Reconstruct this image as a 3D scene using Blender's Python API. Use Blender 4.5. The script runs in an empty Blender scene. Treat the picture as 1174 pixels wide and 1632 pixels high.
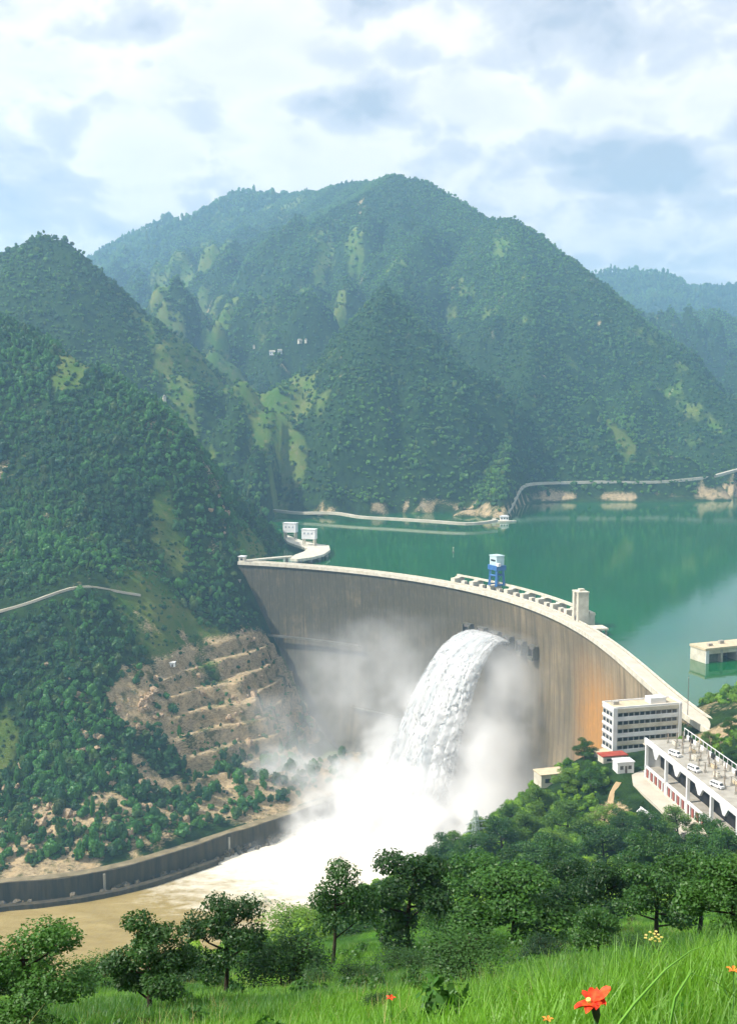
import bpy, math, random
import numpy as np

# ------------------------------------------------------------------ camera, sky, sun, exposure
sc = bpy.context.scene
FPX, HORIZ = 1750.0, 640.0            # focal length in photo pixels, horizon row (photo 1174 x 1632)
PITCH = math.atan((816 - HORIZ) / FPX)
CAMZ = 170.0                          # metres above the dam crest
cam_d = bpy.data.cameras.new('camera'); cam = bpy.data.objects.new('camera', cam_d)
sc.collection.objects.link(cam); sc.camera = cam
cam_d.sensor_fit = 'VERTICAL'; cam_d.angle = 2 * math.atan(816 / FPX)
cam_d.clip_start = 0.1; cam_d.clip_end = 30000
cam.location = (0, 0, CAMZ); cam.rotation_euler = (math.pi / 2 - PITCH, 0, 0)

SUN_EL, SUN_AZ = math.radians(47), math.radians(-108)   # azimuth from +Y towards +X
sun_dir = np.array([math.sin(SUN_AZ) * math.cos(SUN_EL), math.cos(SUN_AZ) * math.cos(SUN_EL), math.sin(SUN_EL)])
sun_d = bpy.data.lights.new('sun', 'SUN'); sun_d.energy = 5.0; sun_d.angle = math.radians(0.6); sun_d.color = (1, .93, .82)
sun = bpy.data.objects.new('sun', sun_d); sc.collection.objects.link(sun)
from mathutils import Vector, Matrix
sun.rotation_mode = 'QUATERNION'; sun.rotation_quaternion = Vector(sun_dir).to_track_quat('Z', 'Y')
sun.location = (0, 0, 2000)

vs = sc.view_settings; vs.view_transform = 'Standard'; vs.look = 'None'; vs.gamma = 1; vs.use_curve_mapping = False
vs.exposure = 0.64
sc.cycles.use_denoising = True
sc.cycles.max_bounces = 8; sc.cycles.diffuse_bounces = 2; sc.cycles.glossy_bounces = 3
sc.cycles.transmission_bounces = 3; sc.cycles.transparent_max_bounces = 12
sc.cycles.volume_bounces = 6
sc.cycles.use_adaptive_sampling = True; sc.cycles.adaptive_threshold = 0.03

def N(nt, kind, **kw):
    n = nt.nodes.new(kind)
    for k, v in kw.items():
        if hasattr(n, k): setattr(n, k, v)
    return n
def L(nt, a, b): nt.links.new(a, b)
def math_n(nt, op, a, b=None, clamp=False):
    n = nt.nodes.new('ShaderNodeMath'); n.operation = op; n.use_clamp = clamp
    for i, v in enumerate((a, b)):
        if v is None: continue
        if isinstance(v, (int, float)): n.inputs[i].default_value = v
        else: nt.links.new(v, n.inputs[i])
    return n.outputs[0]
def maprange(nt, v, a, b, c=0.0, d=1.0, smooth=False):
    n = nt.nodes.new('ShaderNodeMapRange'); n.interpolation_type = 'SMOOTHSTEP' if smooth else 'LINEAR'
    nt.links.new(v, n.inputs[0])
    for i, x in zip((1, 2, 3, 4), (a, b, c, d)): n.inputs[i].default_value = x
    return n.outputs[0]
def mix_n(nt, f, a, b, mode='MIX'):
    n = nt.nodes.new('ShaderNodeMix'); n.data_type = 'RGBA'; n.blend_type = mode
    if isinstance(f, (int, float)): n.inputs[0].default_value = f
    else: nt.links.new(f, n.inputs[0])
    for i, v in ((6, a), (7, b)):
        if isinstance(v, (tuple, list)): n.inputs[i].default_value = (*v[:3], 1)
        else: nt.links.new(v, n.inputs[i])
    return n.outputs[2]
def noise_n(nt, vec, scale, detail=4, rough=.55, dist=0.0):
    n = nt.nodes.new('ShaderNodeTexNoise'); n.inputs['Scale'].default_value = scale
    n.inputs['Detail'].default_value = detail; n.inputs['Roughness'].default_value = rough
    n.inputs['Distortion'].default_value = dist
    if vec is not None: nt.links.new(vec, n.inputs['Vector'])
    return n.outputs[0]
def mapping_n(nt, vec, scale=(1, 1, 1), loc=(0, 0, 0), rot=(0, 0, 0)):
    n = nt.nodes.new('ShaderNodeMapping'); n.inputs['Scale'].default_value = scale
    n.inputs['Location'].default_value = loc; n.inputs['Rotation'].default_value = rot
    nt.links.new(vec, n.inputs['Vector']); return n.outputs[0]

def ray(u, v):
    xc, yc = (u - 587) / FPX, -(v - 816) / FPX
    c, s = math.cos(PITCH), math.sin(PITCH)
    return np.array([xc, c + yc * s, -s + yc * c])
def at(u, v, d):                      # point seen at photo pixel (u, v) that lies d metres ahead
    r = ray(u, v); return np.array([0, 0, CAMZ]) + r * (d / r[1])
def onz(u, v, z):                     # point seen at photo pixel (u, v) that lies at height z
    r = ray(u, v); return np.array([0, 0, CAMZ]) + r * ((z - CAMZ) / r[2])

# lattice noise used for the clouds and the terrain
_tab = np.random.default_rng(3).random((256, 256))
def vnoise(x, y, s=0):
    x = np.asarray(x, float) + s * 17.31; y = np.asarray(y, float) + s * 41.7
    xi = np.floor(x).astype(int); yi = np.floor(y).astype(int); fx = x - xi; fy = y - yi
    fx = fx * fx * fx * (fx * (fx * 6 - 15) + 10); fy = fy * fy * fy * (fy * (fy * 6 - 15) + 10)
    a = _tab[xi & 255, yi & 255]; b = _tab[(xi + 1) & 255, yi & 255]
    c = _tab[xi & 255, (yi + 1) & 255]; d = _tab[(xi + 1) & 255, (yi + 1) & 255]
    return (a * (1 - fx) + b * fx) * (1 - fy) + (c * (1 - fx) + d * fx) * fy - .5
def fbm(x, y, o=5, s=0, g=.5):
    r = 0; a = 1.0; t = 0
    for i in range(o):
        r = r + a * vnoise(x, y, s + i * 3); t += a; a *= g; x = x * 2.03 + 5.2; y = y * 2.03 + 1.3
    return r / t * 2
def ridged(x, y, o=4, s=0):
    r = 0; a = 1.0; t = 0
    for i in range(o):
        r = r + a * (1 - 4 * np.abs(vnoise(x, y, s + i * 5))); t += a; a *= .5; x = x * 2.1 + 2.2; y = y * 2.1 + 7.3
    return r / t


# world: physical sky, broken cloud all round (cloud cover computed here over the whole upper dome)
def fbr(x, y, o, s, g=.5):              # fbm turned from octave to octave, so that no grid shows
    r = 0; a = 1.0; t = 0
    for i in range(o):
        r = r + a * vnoise(x, y, s + i * 3); t += a; a *= g; x, y = (x * .76 - y * .65) * 2.03 + 5.2, (x * .65 + y * .76) * 2.03 + 1.3
    return r / t * 2
def clouds_at(E, A):
    """cover, heaps and light of the cloud layer for elevation E and azimuth A (Blender's equirectangular layout)"""
    dx, dy, dz = -np.cos(E) * np.cos(A), np.cos(E) * np.sin(A), np.sin(E)
    k = 1 / (np.maximum(dz, -.02) + .42); px, py = dx * k * 3.0, dy * k * 3.0; pz = np.arcsin(np.clip(dz, -1, 1)) * 3.2
    wx, wy = fbr(px * 2.2, py * 2.2, 4, 301), fbr(px * 2.2 + 9, py * 2.2, 4, 311)
    X_, Y_ = px * 1.15 + .10 * wx, py * 1.15 + .10 * wy
    X_, Y_ = X_ * .82 - Y_ * .57, X_ * .57 + Y_ * .82; big = fbr(X_ * .9, Y_ * .9, 3, 321); det = fbr(X_ * 2.8, Y_ * 2.8, 7, 331, .56)
    bx, by = X_ * 4.2, Y_ * 4.2; bil = 0; a = 1.0
    for o in range(4): bil = bil + a * (1 - 3.2 * np.abs(vnoise(bx, by, 341 + o))); a *= .5; bx, by = (bx * .6 - by * .8) * 2.1, (bx * .8 + by * .6) * 2.1
    d = .455 + .25 * big + .22 * det + .075 * bil
    F_ = np.maximum(dy * math.cos(PITCH) - dz * math.sin(PITCH), .05); U_ = 587 + FPX * dx / F_ + 60 * wx; V_ = 816 - FPX * (dy * math.sin(PITCH) + dz * math.cos(PITCH)) / F_ + 60 * wy
    front = dy > .3
    for u, v, rx, ry, am in [(400, 90, 200, 170, .20), (235, 235, 110, 130, .24), (50, 120, 170, 100, .20), (735, 170, 120, 75, .26), (700, 40, 280, 70, .13), (960, 140, 120, 75, .20), (1130, 140, 110, 60, .17), (1150, 235, 70, 30, .2), (480, 260, 240, 80, .15), (1090, 390, 220, 70, .20), (100, 340, 260, 100, .17), (780, 290, 160, 50, .10),
                             (550, 165, 120, 55, -.20), (930, 250, 250, 70, -.20), (190, 20, 190, 45, -.16), (560, 0, 120, 35, -.2), (1000, 330, 160, 40, -.08)]:
        q = np.clip(1 - (((U_ - u) / rx) ** 2 + ((V_ - v) / ry) ** 2), 0, 1) ** 1.3; d = d + np.where(front, q * am, 0)
    d = d + .07 * np.clip(1 - dz / .25, 0, 1)
    sm = lambda x, a, b: (lambda t: t * t * (3 - 2 * t))(np.clip((x - a) / (b - a), 0, 1))
    return np.stack([sm(d, .34, .52), sm(d, .50, .66), np.clip(.55 + .42 * det + .26 * bil - .5 * sm(d, .70, .95), 0, 1)], -1)
def cloud_cover(w=5120, hgt=2560, q=4):
    el = lambda n: (np.arange(n) + .5) / n * math.pi - math.pi / 2
    az = lambda n: (np.arange(n) + .5) / n * 2 * math.pi
    ce = el(hgt // q); ok = ce > -.07; E, A = np.meshgrid(ce[ok], az(w // q), indexing='ij'); lowres = np.zeros((hgt // q, w // q, 3), np.float32); lowres[ok] = clouds_at(E, A); lowres[~ok] = lowres[ok][0].mean(0)
    im = np.ones((hgt, w, 4), np.float32); im[..., :3] = lowres.repeat(q, 0).repeat(q, 1)
    r = np.where((el(hgt) > -.07) & (el(hgt) < .75))[0]; c = np.where(np.abs(az(w) - .5 * math.pi) < .62)[0]      # finer towards the mountains
    E, A = np.meshgrid(el(hgt)[r], az(w)[c], indexing='ij'); im[r[0]:r[-1] + 1, c[0]:c[-1] + 1, :3] = clouds_at(E, A)
    g = bpy.data.images.new('cloud_cover', w, hgt, alpha=False, float_buffer=False); g.colorspace_settings.name = 'Non-Color'
    g.pixels.foreach_set(im.ravel()); g.update(); return g
W = bpy.data.worlds.new('World'); sc.world = W; W.use_nodes = True
nt = W.node_tree; nt.nodes.clear()
sky = N(nt, 'ShaderNodeTexSky', sky_type='NISHITA', sun_disc=False)
sky.sun_elevation = SUN_EL; sky.sun_rotation = SUN_AZ; sky.air_density = 1.0; sky.dust_density = 1.5
tc = N(nt, 'ShaderNodeTexCoord'); env = N(nt, 'ShaderNodeTexEnvironment', interpolation='Cubic'); env.image = cloud_cover(); L(nt, tc.outputs['Generated'], env.inputs[0])
sepc = N(nt, 'ShaderNodeSeparateColor'); L(nt, env.outputs[0], sepc.inputs[0])
skyc = N(nt, 'ShaderNodeVectorMath', operation='SCALE'); L(nt, sky.outputs[0], skyc.inputs[0]); skyc.inputs['Scale'].default_value = .13
veil = mix_n(nt, maprange(nt, sepc.outputs[0], 0, 1, .5, .97), skyc.outputs[0], (1.07, 1.04, 1.07))
lit = mix_n(nt, sepc.outputs[2], (1.06, 1.02, 1.04), (1.62, 1.50, 1.40))
final = mix_n(nt, sepc.outputs[1], veil, lit)
bg = N(nt, 'ShaderNodeBackground'); L(nt, final, bg.inputs[0]); bg.inputs[1].default_value = .56
wo = N(nt, 'ShaderNodeOutputWorld'); L(nt, bg.outputs[0], wo.inputs[0])

# ------------------------------------------------------------------ helpers
rng = np.random.default_rng(11); random.seed(5)
C = sc.collection
def tag(o, label=None, cat=None, group=None, kind=None):
    if label: o['label'] = label
    if cat: o['category'] = cat
    if group: o['group'] = group
    if kind: o['kind'] = kind
    return o
def thing(name, loc, label, cat, group=None, rz=0):
    o = bpy.data.objects.new(name, None); C.objects.link(o); o.location = loc; o.rotation_euler = (0, 0, rz)
    o.empty_display_size = .5
    return tag(o, label, cat, group)
def mobj(name, verts, faces, mat, parent=None, smooth=False, loc=None):
    me = bpy.data.meshes.new(name)
    me.from_pydata([tuple(map(float, v)) for v in verts], [], [tuple(map(int, f)) for f in faces])
    me.validate(); me.update()
    if smooth: me.polygons.foreach_set('use_smooth', [True] * len(me.polygons))
    me.materials.append(mat)
    o = bpy.data.objects.new(name, me); C.objects.link(o)
    if parent: o.parent = parent
    if loc is not None: o.location = loc
    return o
class MB:                              # collects shapes into one mesh
    def __init__(s): s.v = []; s.f = []
    def add(s, v, f):
        b = len(s.v); s.v += [tuple(p) for p in v]; s.f += [tuple(b + i for i in q) for q in f]; return s
    def box(s, c, size, rz=0, taper=1.0):
        x, y, z = (q / 2 for q in size); co, si = math.cos(rz), math.sin(rz); vv = []
        for dz, k in ((-z, 1), (z, taper)):
            for dx, dy in ((-x, -y), (x, -y), (x, y), (-x, y)):
                vv.append((c[0] + (dx * co - dy * si) * k, c[1] + (dx * si + dy * co) * k, c[2] + dz))
        return s.add(vv, [(3, 2, 1, 0), (4, 5, 6, 7), (0, 1, 5, 4), (1, 2, 6, 5), (2, 3, 7, 6), (3, 0, 4, 7)])
    def bar(s, a, b, r, r2=None, n=6):
        a = np.array(a, float); b = np.array(b, float); r2 = r if r2 is None else r2
        d = b - a; ln = np.linalg.norm(d)
        if ln < 1e-6: return s
        d /= ln; h = np.array([0, 0, 1.]) if abs(d[2]) < .9 else np.array([1., 0, 0])
        p = np.cross(d, h); p /= np.linalg.norm(p); q = np.cross(d, p); vv = []
        for c, rr in ((a, r), (b, r2)):
            for i in range(n):
                t = 2 * math.pi * i / n; vv.append(c + rr * (math.cos(t) * p + math.sin(t) * q))
        f = [(i, (i + 1) % n, n + (i + 1) % n, n + i) for i in range(n)]
        f += [tuple(range(n - 1, -1, -1)), tuple(range(n, 2 * n))]
        return s.add(vv, f)
    def tube(s, pts, rad, n=7):
        pts = [np.array(p, float) for p in pts]; b = len(s.v); m = len(pts)
        for k, p in enumerate(pts):
            d = pts[min(k + 1, m - 1)] - pts[max(k - 1, 0)]; d = d / (np.linalg.norm(d) + 1e-9)
            h = np.array([1., 0, 0]) if abs(d[0]) < .8 else np.array([0, 1., 0])
            e = np.cross(d, h); e /= np.linalg.norm(e); g = np.cross(d, e)
            for i in range(n):
                t = 2 * math.pi * i / n; s.v.append(tuple(p + rad[k] * (math.cos(t) * e + math.sin(t) * g)))
        for k in range(m - 1):
            for i in range(n):
                s.f.append((b + k * n + i, b + k * n + (i + 1) % n, b + (k + 1) * n + (i + 1) % n, b + (k + 1) * n + i))
        s.f.append(tuple(b + i for i in range(n - 1, -1, -1))); s.f.append(tuple(b + (m - 1) * n + i for i in range(n)))
        return s
    def build(s, name, mat, parent=None, smooth=False): return mobj(name, s.v, s.f, mat, parent, smooth)
def copy_tree(o, parent=None):
    c = o.copy(); C.objects.link(c); c.parent = parent
    for ch in list(o.children): copy_tree(ch, c)
    return c

def new_mat(name):
    m = bpy.data.materials.new(name); m.use_nodes = True; t = m.node_tree; t.nodes.clear()
    out = t.nodes.new('ShaderNodeOutputMaterial'); return m, t, out
def pbr(t, out, col, rough=.8, spec=.3, bump=None, bstr=.3, bdist=1.0, metal=0.0):
    p = t.nodes.new('ShaderNodeBsdfPrincipled')
    if isinstance(col, (tuple, list)): p.inputs['Base Color'].default_value = (*col[:3], 1)
    else: L(t, col, p.inputs['Base Color'])
    if isinstance(rough, (int, float)): p.inputs['Roughness'].default_value = rough
    else: L(t, rough, p.inputs['Roughness'])
    p.inputs['Specular IOR Level'].default_value = spec; p.inputs['Metallic'].default_value = metal
    if bump is not None:
        b = t.nodes.new('ShaderNodeBump'); b.inputs['Strength'].default_value = bstr; b.inputs['Distance'].default_value = bdist
        L(t, bump, b.inputs['Height']); L(t, b.outputs[0], p.inputs['Normal'])
    L(t, p.outputs[0], out.inputs[0]); return p
def pos_n(t): return t.nodes.new('ShaderNodeNewGeometry').outputs['Position']
def simple(name, c1, c2=None, scale=.5, rough=.8, spec=.3, metal=0.0, bstr=.0, bdist=.2):
    m, t, out = new_mat(name); p = pos_n(t); n = noise_n(t, p, scale, 5)
    c2 = c2 or tuple(x * .7 for x in c1)
    pbr(t, out, mix_n(t, maprange(t, n, .35, .65), c1, c2), rough, spec, n if bstr else None, bstr, bdist, metal); return m
def attr_n(t, name, typ='GEOMETRY'):
    a = t.nodes.new('ShaderNodeAttribute'); a.attribute_name = name; a.attribute_type = typ; return a
def foliage(name, c1, c2, trans=.3, inst=False, hue=.0):
    m, t, out = new_mat(name)
    rnd = t.nodes.new('ShaderNodeObjectInfo').outputs['Random']
    if inst:
        f = attr_n(t, 'tint', 'INSTANCER').outputs['Fac']
    else: f = rnd
    n = noise_n(t, pos_n(t), .9 if not inst else .25, 3)
    f2 = math_n(t, 'ADD', math_n(t, 'MULTIPLY', f, .75), maprange(t, n, .3, .7, -.1, .35), True)
    col = mix_n(t, f2, c1, c2)
    if inst: col = mix_n(t, maprange(t, rnd, .86, .93, 0, .75), col, tuple((a + b) * .42 + c for a, b, c in zip(c1, c2, (.045, .0, .0))))
    d = t.nodes.new('ShaderNodeBsdfDiffuse'); L(t, col, d.inputs[0])
    tr = t.nodes.new('ShaderNodeBsdfTranslucent'); L(t, mix_n(t, .5, col, tuple(min(1, x * 1.5) for x in c2)), tr.inputs[0])
    g = t.nodes.new('ShaderNodeBsdfGlossy'); g.inputs['Roughness'].default_value = .5; g.inputs[0].default_value = (.9, 1, .9, 1)
    mx = t.nodes.new('ShaderNodeMixShader'); mx.inputs[0].default_value = trans; L(t, d.outputs[0], mx.inputs[1]); L(t, tr.outputs[0], mx.inputs[2])
    m2 = t.nodes.new('ShaderNodeMixShader'); m2.inputs[0].default_value = .03; L(t, mx.outputs[0], m2.inputs[1]); L(t, g.outputs[0], m2.inputs[2])
    L(t, m2.outputs[0], out.inputs[0]); return m

# ------------------------------------------------------------------ height field
LAKE, RIVER = -6.0, -190.0
cp = []
def P(u, v, d): cp.append(at(u, v, d))
def Z(u, v, z): cp.append(onz(u, v, z))
def X(x, y, z): cp.append(np.array([x, y, z], float))
# meadow below the camera
X(0, 0, 168.0); X(-20, -8, 171); X(25, -8, 171); X(8, 2, 167.2); X(-8, 2, 166.6)
for a in [(1174, 1640, 9), (1040, 1640, 11), (1230, 1560, 12), (1174, 1505, 26), (950, 1545, 33), (1300, 1480, 30), (587, 1650, 20), (800, 1640, 15), (330, 1640, 24),
          (100, 1640, 27), (-60, 1640, 30), (700, 1570, 45), (450, 1570, 55), (360, 1580, 52), (530, 1545, 70), (240, 1600, 48), (110, 1600, 46),
          (850, 1500, 75), (620, 1510, 85), (1000, 1530, 60), (1174, 1520, 70), (-100, 1600, 55)]: P(*a)
# ground beyond the meadow edge, knoll and abutment
for a in [(900, 1450, 200), (1100, 1450, 200), (1250, 1440, 200), (750, 1455, 220), (640, 1450, 200), (900, 1415, 320), (1100, 1400, 340), (1000, 1345, 440),
          (800, 1400, 420), (950, 1300, 490), (900, 1350, 450), (870, 1252, 545), (930, 1205, 555), (780, 1312, 535), (700, 1362, 520), (620, 1405, 510), (540, 1440, 505)]: P(*a)
X(-40, 160, 78); X(-90, 160, 70); X(-60, 260, 15); X(-130, 300, -20); X(-20, 330, 5); X(-60, 420, -70); X(-150, 450, -100); X(-220, 380, -90); X(-20, 480, -75); X(-260, 250, 0); X(-180, 120, 80)
X(124, 552, -11); X(108, 530, -11.5); X(140, 560, -11); X(120, 500, -11.5); X(128, 470, -11.5); X(135, 440, -11.5); X(150, 510, -11.5); X(152, 450, -11.5); X(165, 480, 0); X(166, 440, 3); X(166, 575, -9)
X(185, 575, 1); X(200, 610, 0); X(215, 645, -6); X(185, 520, 12); X(230, 540, 30); X(230, 440, 40); X(300, 480, 70); X(300, 600, 40); X(300, 690, -6); X(240, 680, -25); X(300, 760, -40); X(420, 700, 40); X(400, 400, 110); X(500, 600, 90)
X(60, 690, -160); X(20, 640, -170); X(-40, 610, -185); X(100, 690, -125); X(135, 650, -60); X(166, 610, -14); X(165, 660, -45); X(165, 720, -80); X(165, 790, -115); X(165, 860, -155); X(150, 900, -190); X(120, 800, -185); X(90, 760, -190)
# river bed
for a in [(0, 960), (60, 930), (-40, 900), (-80, 850), (-120, 800), (-180, 760), (-260, 700), (-360, 640), (-20, 820), (-100, 720), (-190, 640), (-300, 560), (40, 860), (-500, 560), (-140, 770)]: X(*a, -207)
# left bank foot (behind the river road)
for u, v in [(-150, 1420), (0, 1392), (150, 1376), (250, 1352), (340, 1322), (420, 1296), (480, 1275), (560, 1252)]: Z(u, v, -172)
X(-560, 640, -172); X(-20, 1060, -172); X(20, 1090, -200)
# left bank slope, scar and abutment
for a in [(180, 1135, 925), (110, 1230, 870), (0, 1250, 870), (400, 1120, 1015), (330, 1075, 1025), (420, 1210, 985), (300, 1280, 900), (0, 975, 985), (130, 932, 1010), (230, 950, 1045),
          (300, 1000, 1065), (370, 960, 1125), (0, 750, 1190), (200, 750, 1165), (300, 850, 1150), (-200, 900, 1050), (-200, 1200, 850), (385, 900, 1162), (432, 1000, 1150), (482, 1090, 1140),
          (525, 1165, 1125), (470, 1140, 1080), (440, 1080, 1100), (500, 1200, 1060)]: P(*a)
# its crest line and the back of it
crestL = [(-300, 470, 1600), (-120, 500, 1480), (0, 522, 1400), (50, 532, 1370), (110, 562, 1335), (200, 612, 1290), (270, 662, 1250), (318, 725, 1215), (342, 790, 1195), (362, 862, 1180)]
for a in crestL: P(*a)
for a in crestL[:7]:
    q = at(*a); X(q[0] - 60, q[1] + 230, q[2] - 150)
for a in [(345, 770, 1260), (395, 805, 1390), (430, 855, 1350), (405, 880, 1230)]: P(*a)
X(-90, 1330, -30); X(-80, 1220, -40); X(-95, 1500, -35); X(-20, 1250, -60); X(-60, 1400, -60); X(100, 1150, -60); X(250, 1000, -60); X(300, 850, -50); X(400, 1300, -60); X(100, 1600, -60); X(600, 1000, -60); X(600, 1600, -60); X(-90, 1640, -30); X(-220, 1640, -30); X(-420, 1640, 60); X(-260, 1500, 30)
cp = np.array(cp)
def _phi(r2): return np.where(r2 > 0, r2 * np.log(r2 + 1e-9), 0.0) * .5
def _solve():
    s = 1 / 500.; A = cp[:, :2] * s; n = len(A)
    d2 = ((A[:, None] - A[None]) ** 2).sum(-1); M = np.zeros((n + 3, n + 3))
    M[:n, :n] = _phi(d2) + np.eye(n) * 2e-5; M[:n, n] = 1; M[:n, n + 1:] = A; M[n, :n] = 1; M[n + 1:, :n] = A.T
    return np.linalg.solve(M, np.concatenate([cp[:, 2], [0, 0, 0]]))
_w = _solve()
def tps(x, y):
    s = 1 / 500.; x = np.asarray(x, float).ravel() * s; y = np.asarray(y, float).ravel() * s
    n = len(cp); out = np.full(x.shape, _w[n]) + _w[n + 1] * x + _w[n + 2] * y
    for i in range(n): out += _w[i] * _phi((x - cp[i, 0] * s) ** 2 + (y - cp[i, 1] * s) ** 2)
    return out

ridges = [   # polyline of (u, v, distance), slope
    ([(60, 450, 5700), (150, 406, 5600), (215, 372, 5500), (250, 353, 5450), (268, 348, 5450), (282, 354, 5400), (300, 366, 5350), (345, 328, 5200), (390, 304, 5000), (420, 308, 4900), (450, 311, 4800), (510, 302, 4500), (560, 290, 4150), (600, 289, 3800), (630, 278, 3400)], .60),
    ([(630, 278, 3400), (680, 288, 3300), (720, 312, 3200), (780, 348, 3050), (820, 347, 2900), (850, 368, 2850), (900, 408, 2750), (940, 438, 2650), (1000, 493, 2530), (1060, 553, 2420), (1120, 606, 2290), (1180, 660, 2190), (1260, 760, 2100)], .76),
    ([(630, 278, 3400), (640, 400, 2850), (632, 482, 2380), (612, 454, 2080), (602, 500, 2000), (592, 620, 1890), (580, 740, 1790)], .98),
    ([(820, 347, 2900), (850, 470, 2480), (845, 600, 2150), (815, 720, 1800), (805, 790, 1660)], .92),
    ([(940, 438, 2650), (985, 600, 2330), (1000, 720, 2050)], .95),
    ([(510, 302, 4500), (470, 420, 3500), (430, 540, 2700), (400, 660, 2250), (420, 740, 1930)], .60),
    ([(345, 328, 5200), (290, 470, 3900), (262, 560, 3100)], .60),
    ([(-350, 420, 2300), (-120, 440, 2200), (0, 412, 2080), (40, 388, 2030), (70, 375, 2000), (110, 388, 1985), (140, 414, 1970)], .95),
    ([(140, 414, 1970), (165, 455, 1950), (205, 525, 1930), (240, 585, 1910), (262, 640, 1890)], 1.7),
    ([(960, 500, 4300), (1010, 497, 4200), (1060, 503, 4050), (1110, 494, 3950), (1145, 492, 3850), (1180, 520, 3800), (1300, 600, 3600)], .7),
    ([(860, 460, 6400), (950, 433, 6200), (1010, 430, 6100), (1060, 436, 6000), (1100, 458, 6000), (1174, 455, 6400), (1300, 440, 6500)], .55),
    ([(300, 520, 8200), (700, 500, 8200), (1300, 510, 8200)], .5),
]
RW = [(np.array([at(*p) for p in pl]), s) for pl, s in ridges]
shore = np.array([onz(u, v, LAKE)[:2] for u, v in [(438, 817), (520, 824), (600, 822), (700, 834), (770, 840), (800, 842), (822, 812), (845, 801), (900, 800), (1000, 800), (1174, 798), (1300, 796)]])
def shore_y(x): return np.interp(x, shore[:, 0], shore[:, 1])
def tents(x, y):
    x = np.asarray(x, float).ravel(); y = np.asarray(y, float).ravel(); best = np.full(x.shape, -400.)
    gul = 1 + .34 * fbm(x / 300, y / 300, 4, 2) + .26 * ridged(x / 150, y / 150, 3, 7)
    for pts, s in RW:
        for a, b in zip(pts[:-1], pts[1:]):
            d = b[:2] - a[:2]; l2 = (d ** 2).sum(); t = np.clip(((x - a[0]) * d[0] + (y - a[1]) * d[1]) / l2, 0, 1)
            dist = np.hypot(x - a[0] - t * d[0], y - a[1] - t * d[1])
            zz = a[2] + t * (b[2] - a[2]) - s * dist * np.maximum(.45, 1 + (gul - 1) * np.minimum(1, dist / 120))
            best = np.maximum(best, zz)
    sy = shore_y(x); inland = y - sy
    cap = LAKE + np.where(inland > 0, np.minimum(inland * .6, 9) + np.maximum(inland - 15, 0) * 1.45, .5 * inland)
    cap = np.where((y > 2400) | (x < -150), 9999, cap)
    return np.minimum(best, cap)
def terrace_mask(x, y):                # blasted benches on the left bank
    a, b = at(330, 1090, 1000), at(520, 1180, 1075)
    d = (b - a)[:2]; t = ((x - a[0]) * d[0] + (y - a[1]) * d[1]) / (d ** 2).sum()
    return np.clip((t + .42) / .14, 0, 1) * np.clip((1.25 - t) / .2, 0, 1)
def Hraw(x, y):
    x = np.asarray(x, float); y = np.asarray(y, float); sh = x.shape; xf = x.ravel(); yf = y.ravel()
    h = np.full(xf.shape, -400.)
    m = (yf < 1750) & (xf > -1300) & (xf < 700)
    if m.any():
        g = tps(xf[m], yf[m]); g = g - np.clip((yf[m] - 1560) / 150, 0, 2) ** 2 * 120
        h[m] = g
    m = yf > 1350
    if m.any(): h[m] = np.maximum(h[m], tents(xf[m], yf[m]))
    return h.reshape(sh)
def H(x, y):
    x = np.asarray(x, float); y = np.asarray(y, float); h = Hraw(x, y)
    dist = np.hypot(x, y)
    amp = np.clip((dist - 60) / 500, 0, 1)
    flat = ((x > 95) & (x < 160) & (y > 420) & (y < 590)).astype(float) if x.shape else float(95 < x < 160 and 420 < y < 590)
    amp = amp * (1 - flat)
    left = np.clip((-60 - x) / 80, 0, 1) * (y > 600)
    h = h + amp * (fbm(x / 60, y / 60, 4, 21) * (3.0 + 6 * left)) + np.clip(1 - dist / 200, 0, 1) * fbm(x / 9, y / 9, 3, 5) * .35 * np.clip(dist / 12, 0, 1)
    # benches
    tm = terrace_mask(x, y) * (y > 840) * (y < 1140) * (x < -20) * (x > -260)
    zz = h + 3 * fbm(x / 35, y / 35, 3, 9); st = 15.0
    k = np.floor((zz + 172) / st); f = (zz + 172) / st - k
    step = -172 + st * (k + np.clip((f - .42) / .34, 0, 1)) + (h - zz) * .3
    w = tm * np.clip((-62 - h) / 14, 0, 1) * np.clip((h + 174) / 3, 0, 1)
    h = h * (1 - w) + step * w
    # quay: flat strip behind the river wall, river bed in front of it
    dy = y - np.interp(x, RIVL[:, 0], RIVL[:, 1]); on = (x < 0) & (x > -620)
    h = np.where(on & (dy > -3.5) & (dy < 60), np.maximum(h, -174.0 + .35 * np.maximum(dy - 6, 0)), h)
    h = np.where(on & (dy > -3.5) & (dy < 6), np.minimum(h, -173.9), h)
    return np.where(on & (dy <= -3.5) & (dy > -75), np.minimum(h, -196.0), h)
RIVL = np.array([onz(u, v, -173.5)[:2] for u, v in [(-400, 1480), (-160, 1435), (-60, 1415), (0, 1404), (80, 1398), (150, 1388), (220, 1372), (300, 1347), (360, 1328), (420, 1308), (480, 1288), (550, 1264)]])
def hz(x, y): return float(H(np.array([x]), np.array([y]))[0])
def pick(u, v, d0=6.0, d1=6000.0):     # first place where the ray through photo pixel (u, v) meets the ground
    r = ray(u, v); r = r / r[1]; ds = np.geomspace(d0, d1, 420)
    z = CAMZ + r[2] * ds; g = H(r[0] * ds, ds); k = np.argmax(g > z)
    if not (g > z).any(): return None
    lo, hi = (ds[k - 1] if k else d0), ds[k]
    dd = np.linspace(lo, hi, 40); g = H(r[0] * dd, dd); k = np.argmax(g > CAMZ + r[2] * dd)
    return np.array([r[0] * dd[k], dd[k], float(g[k])])

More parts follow.
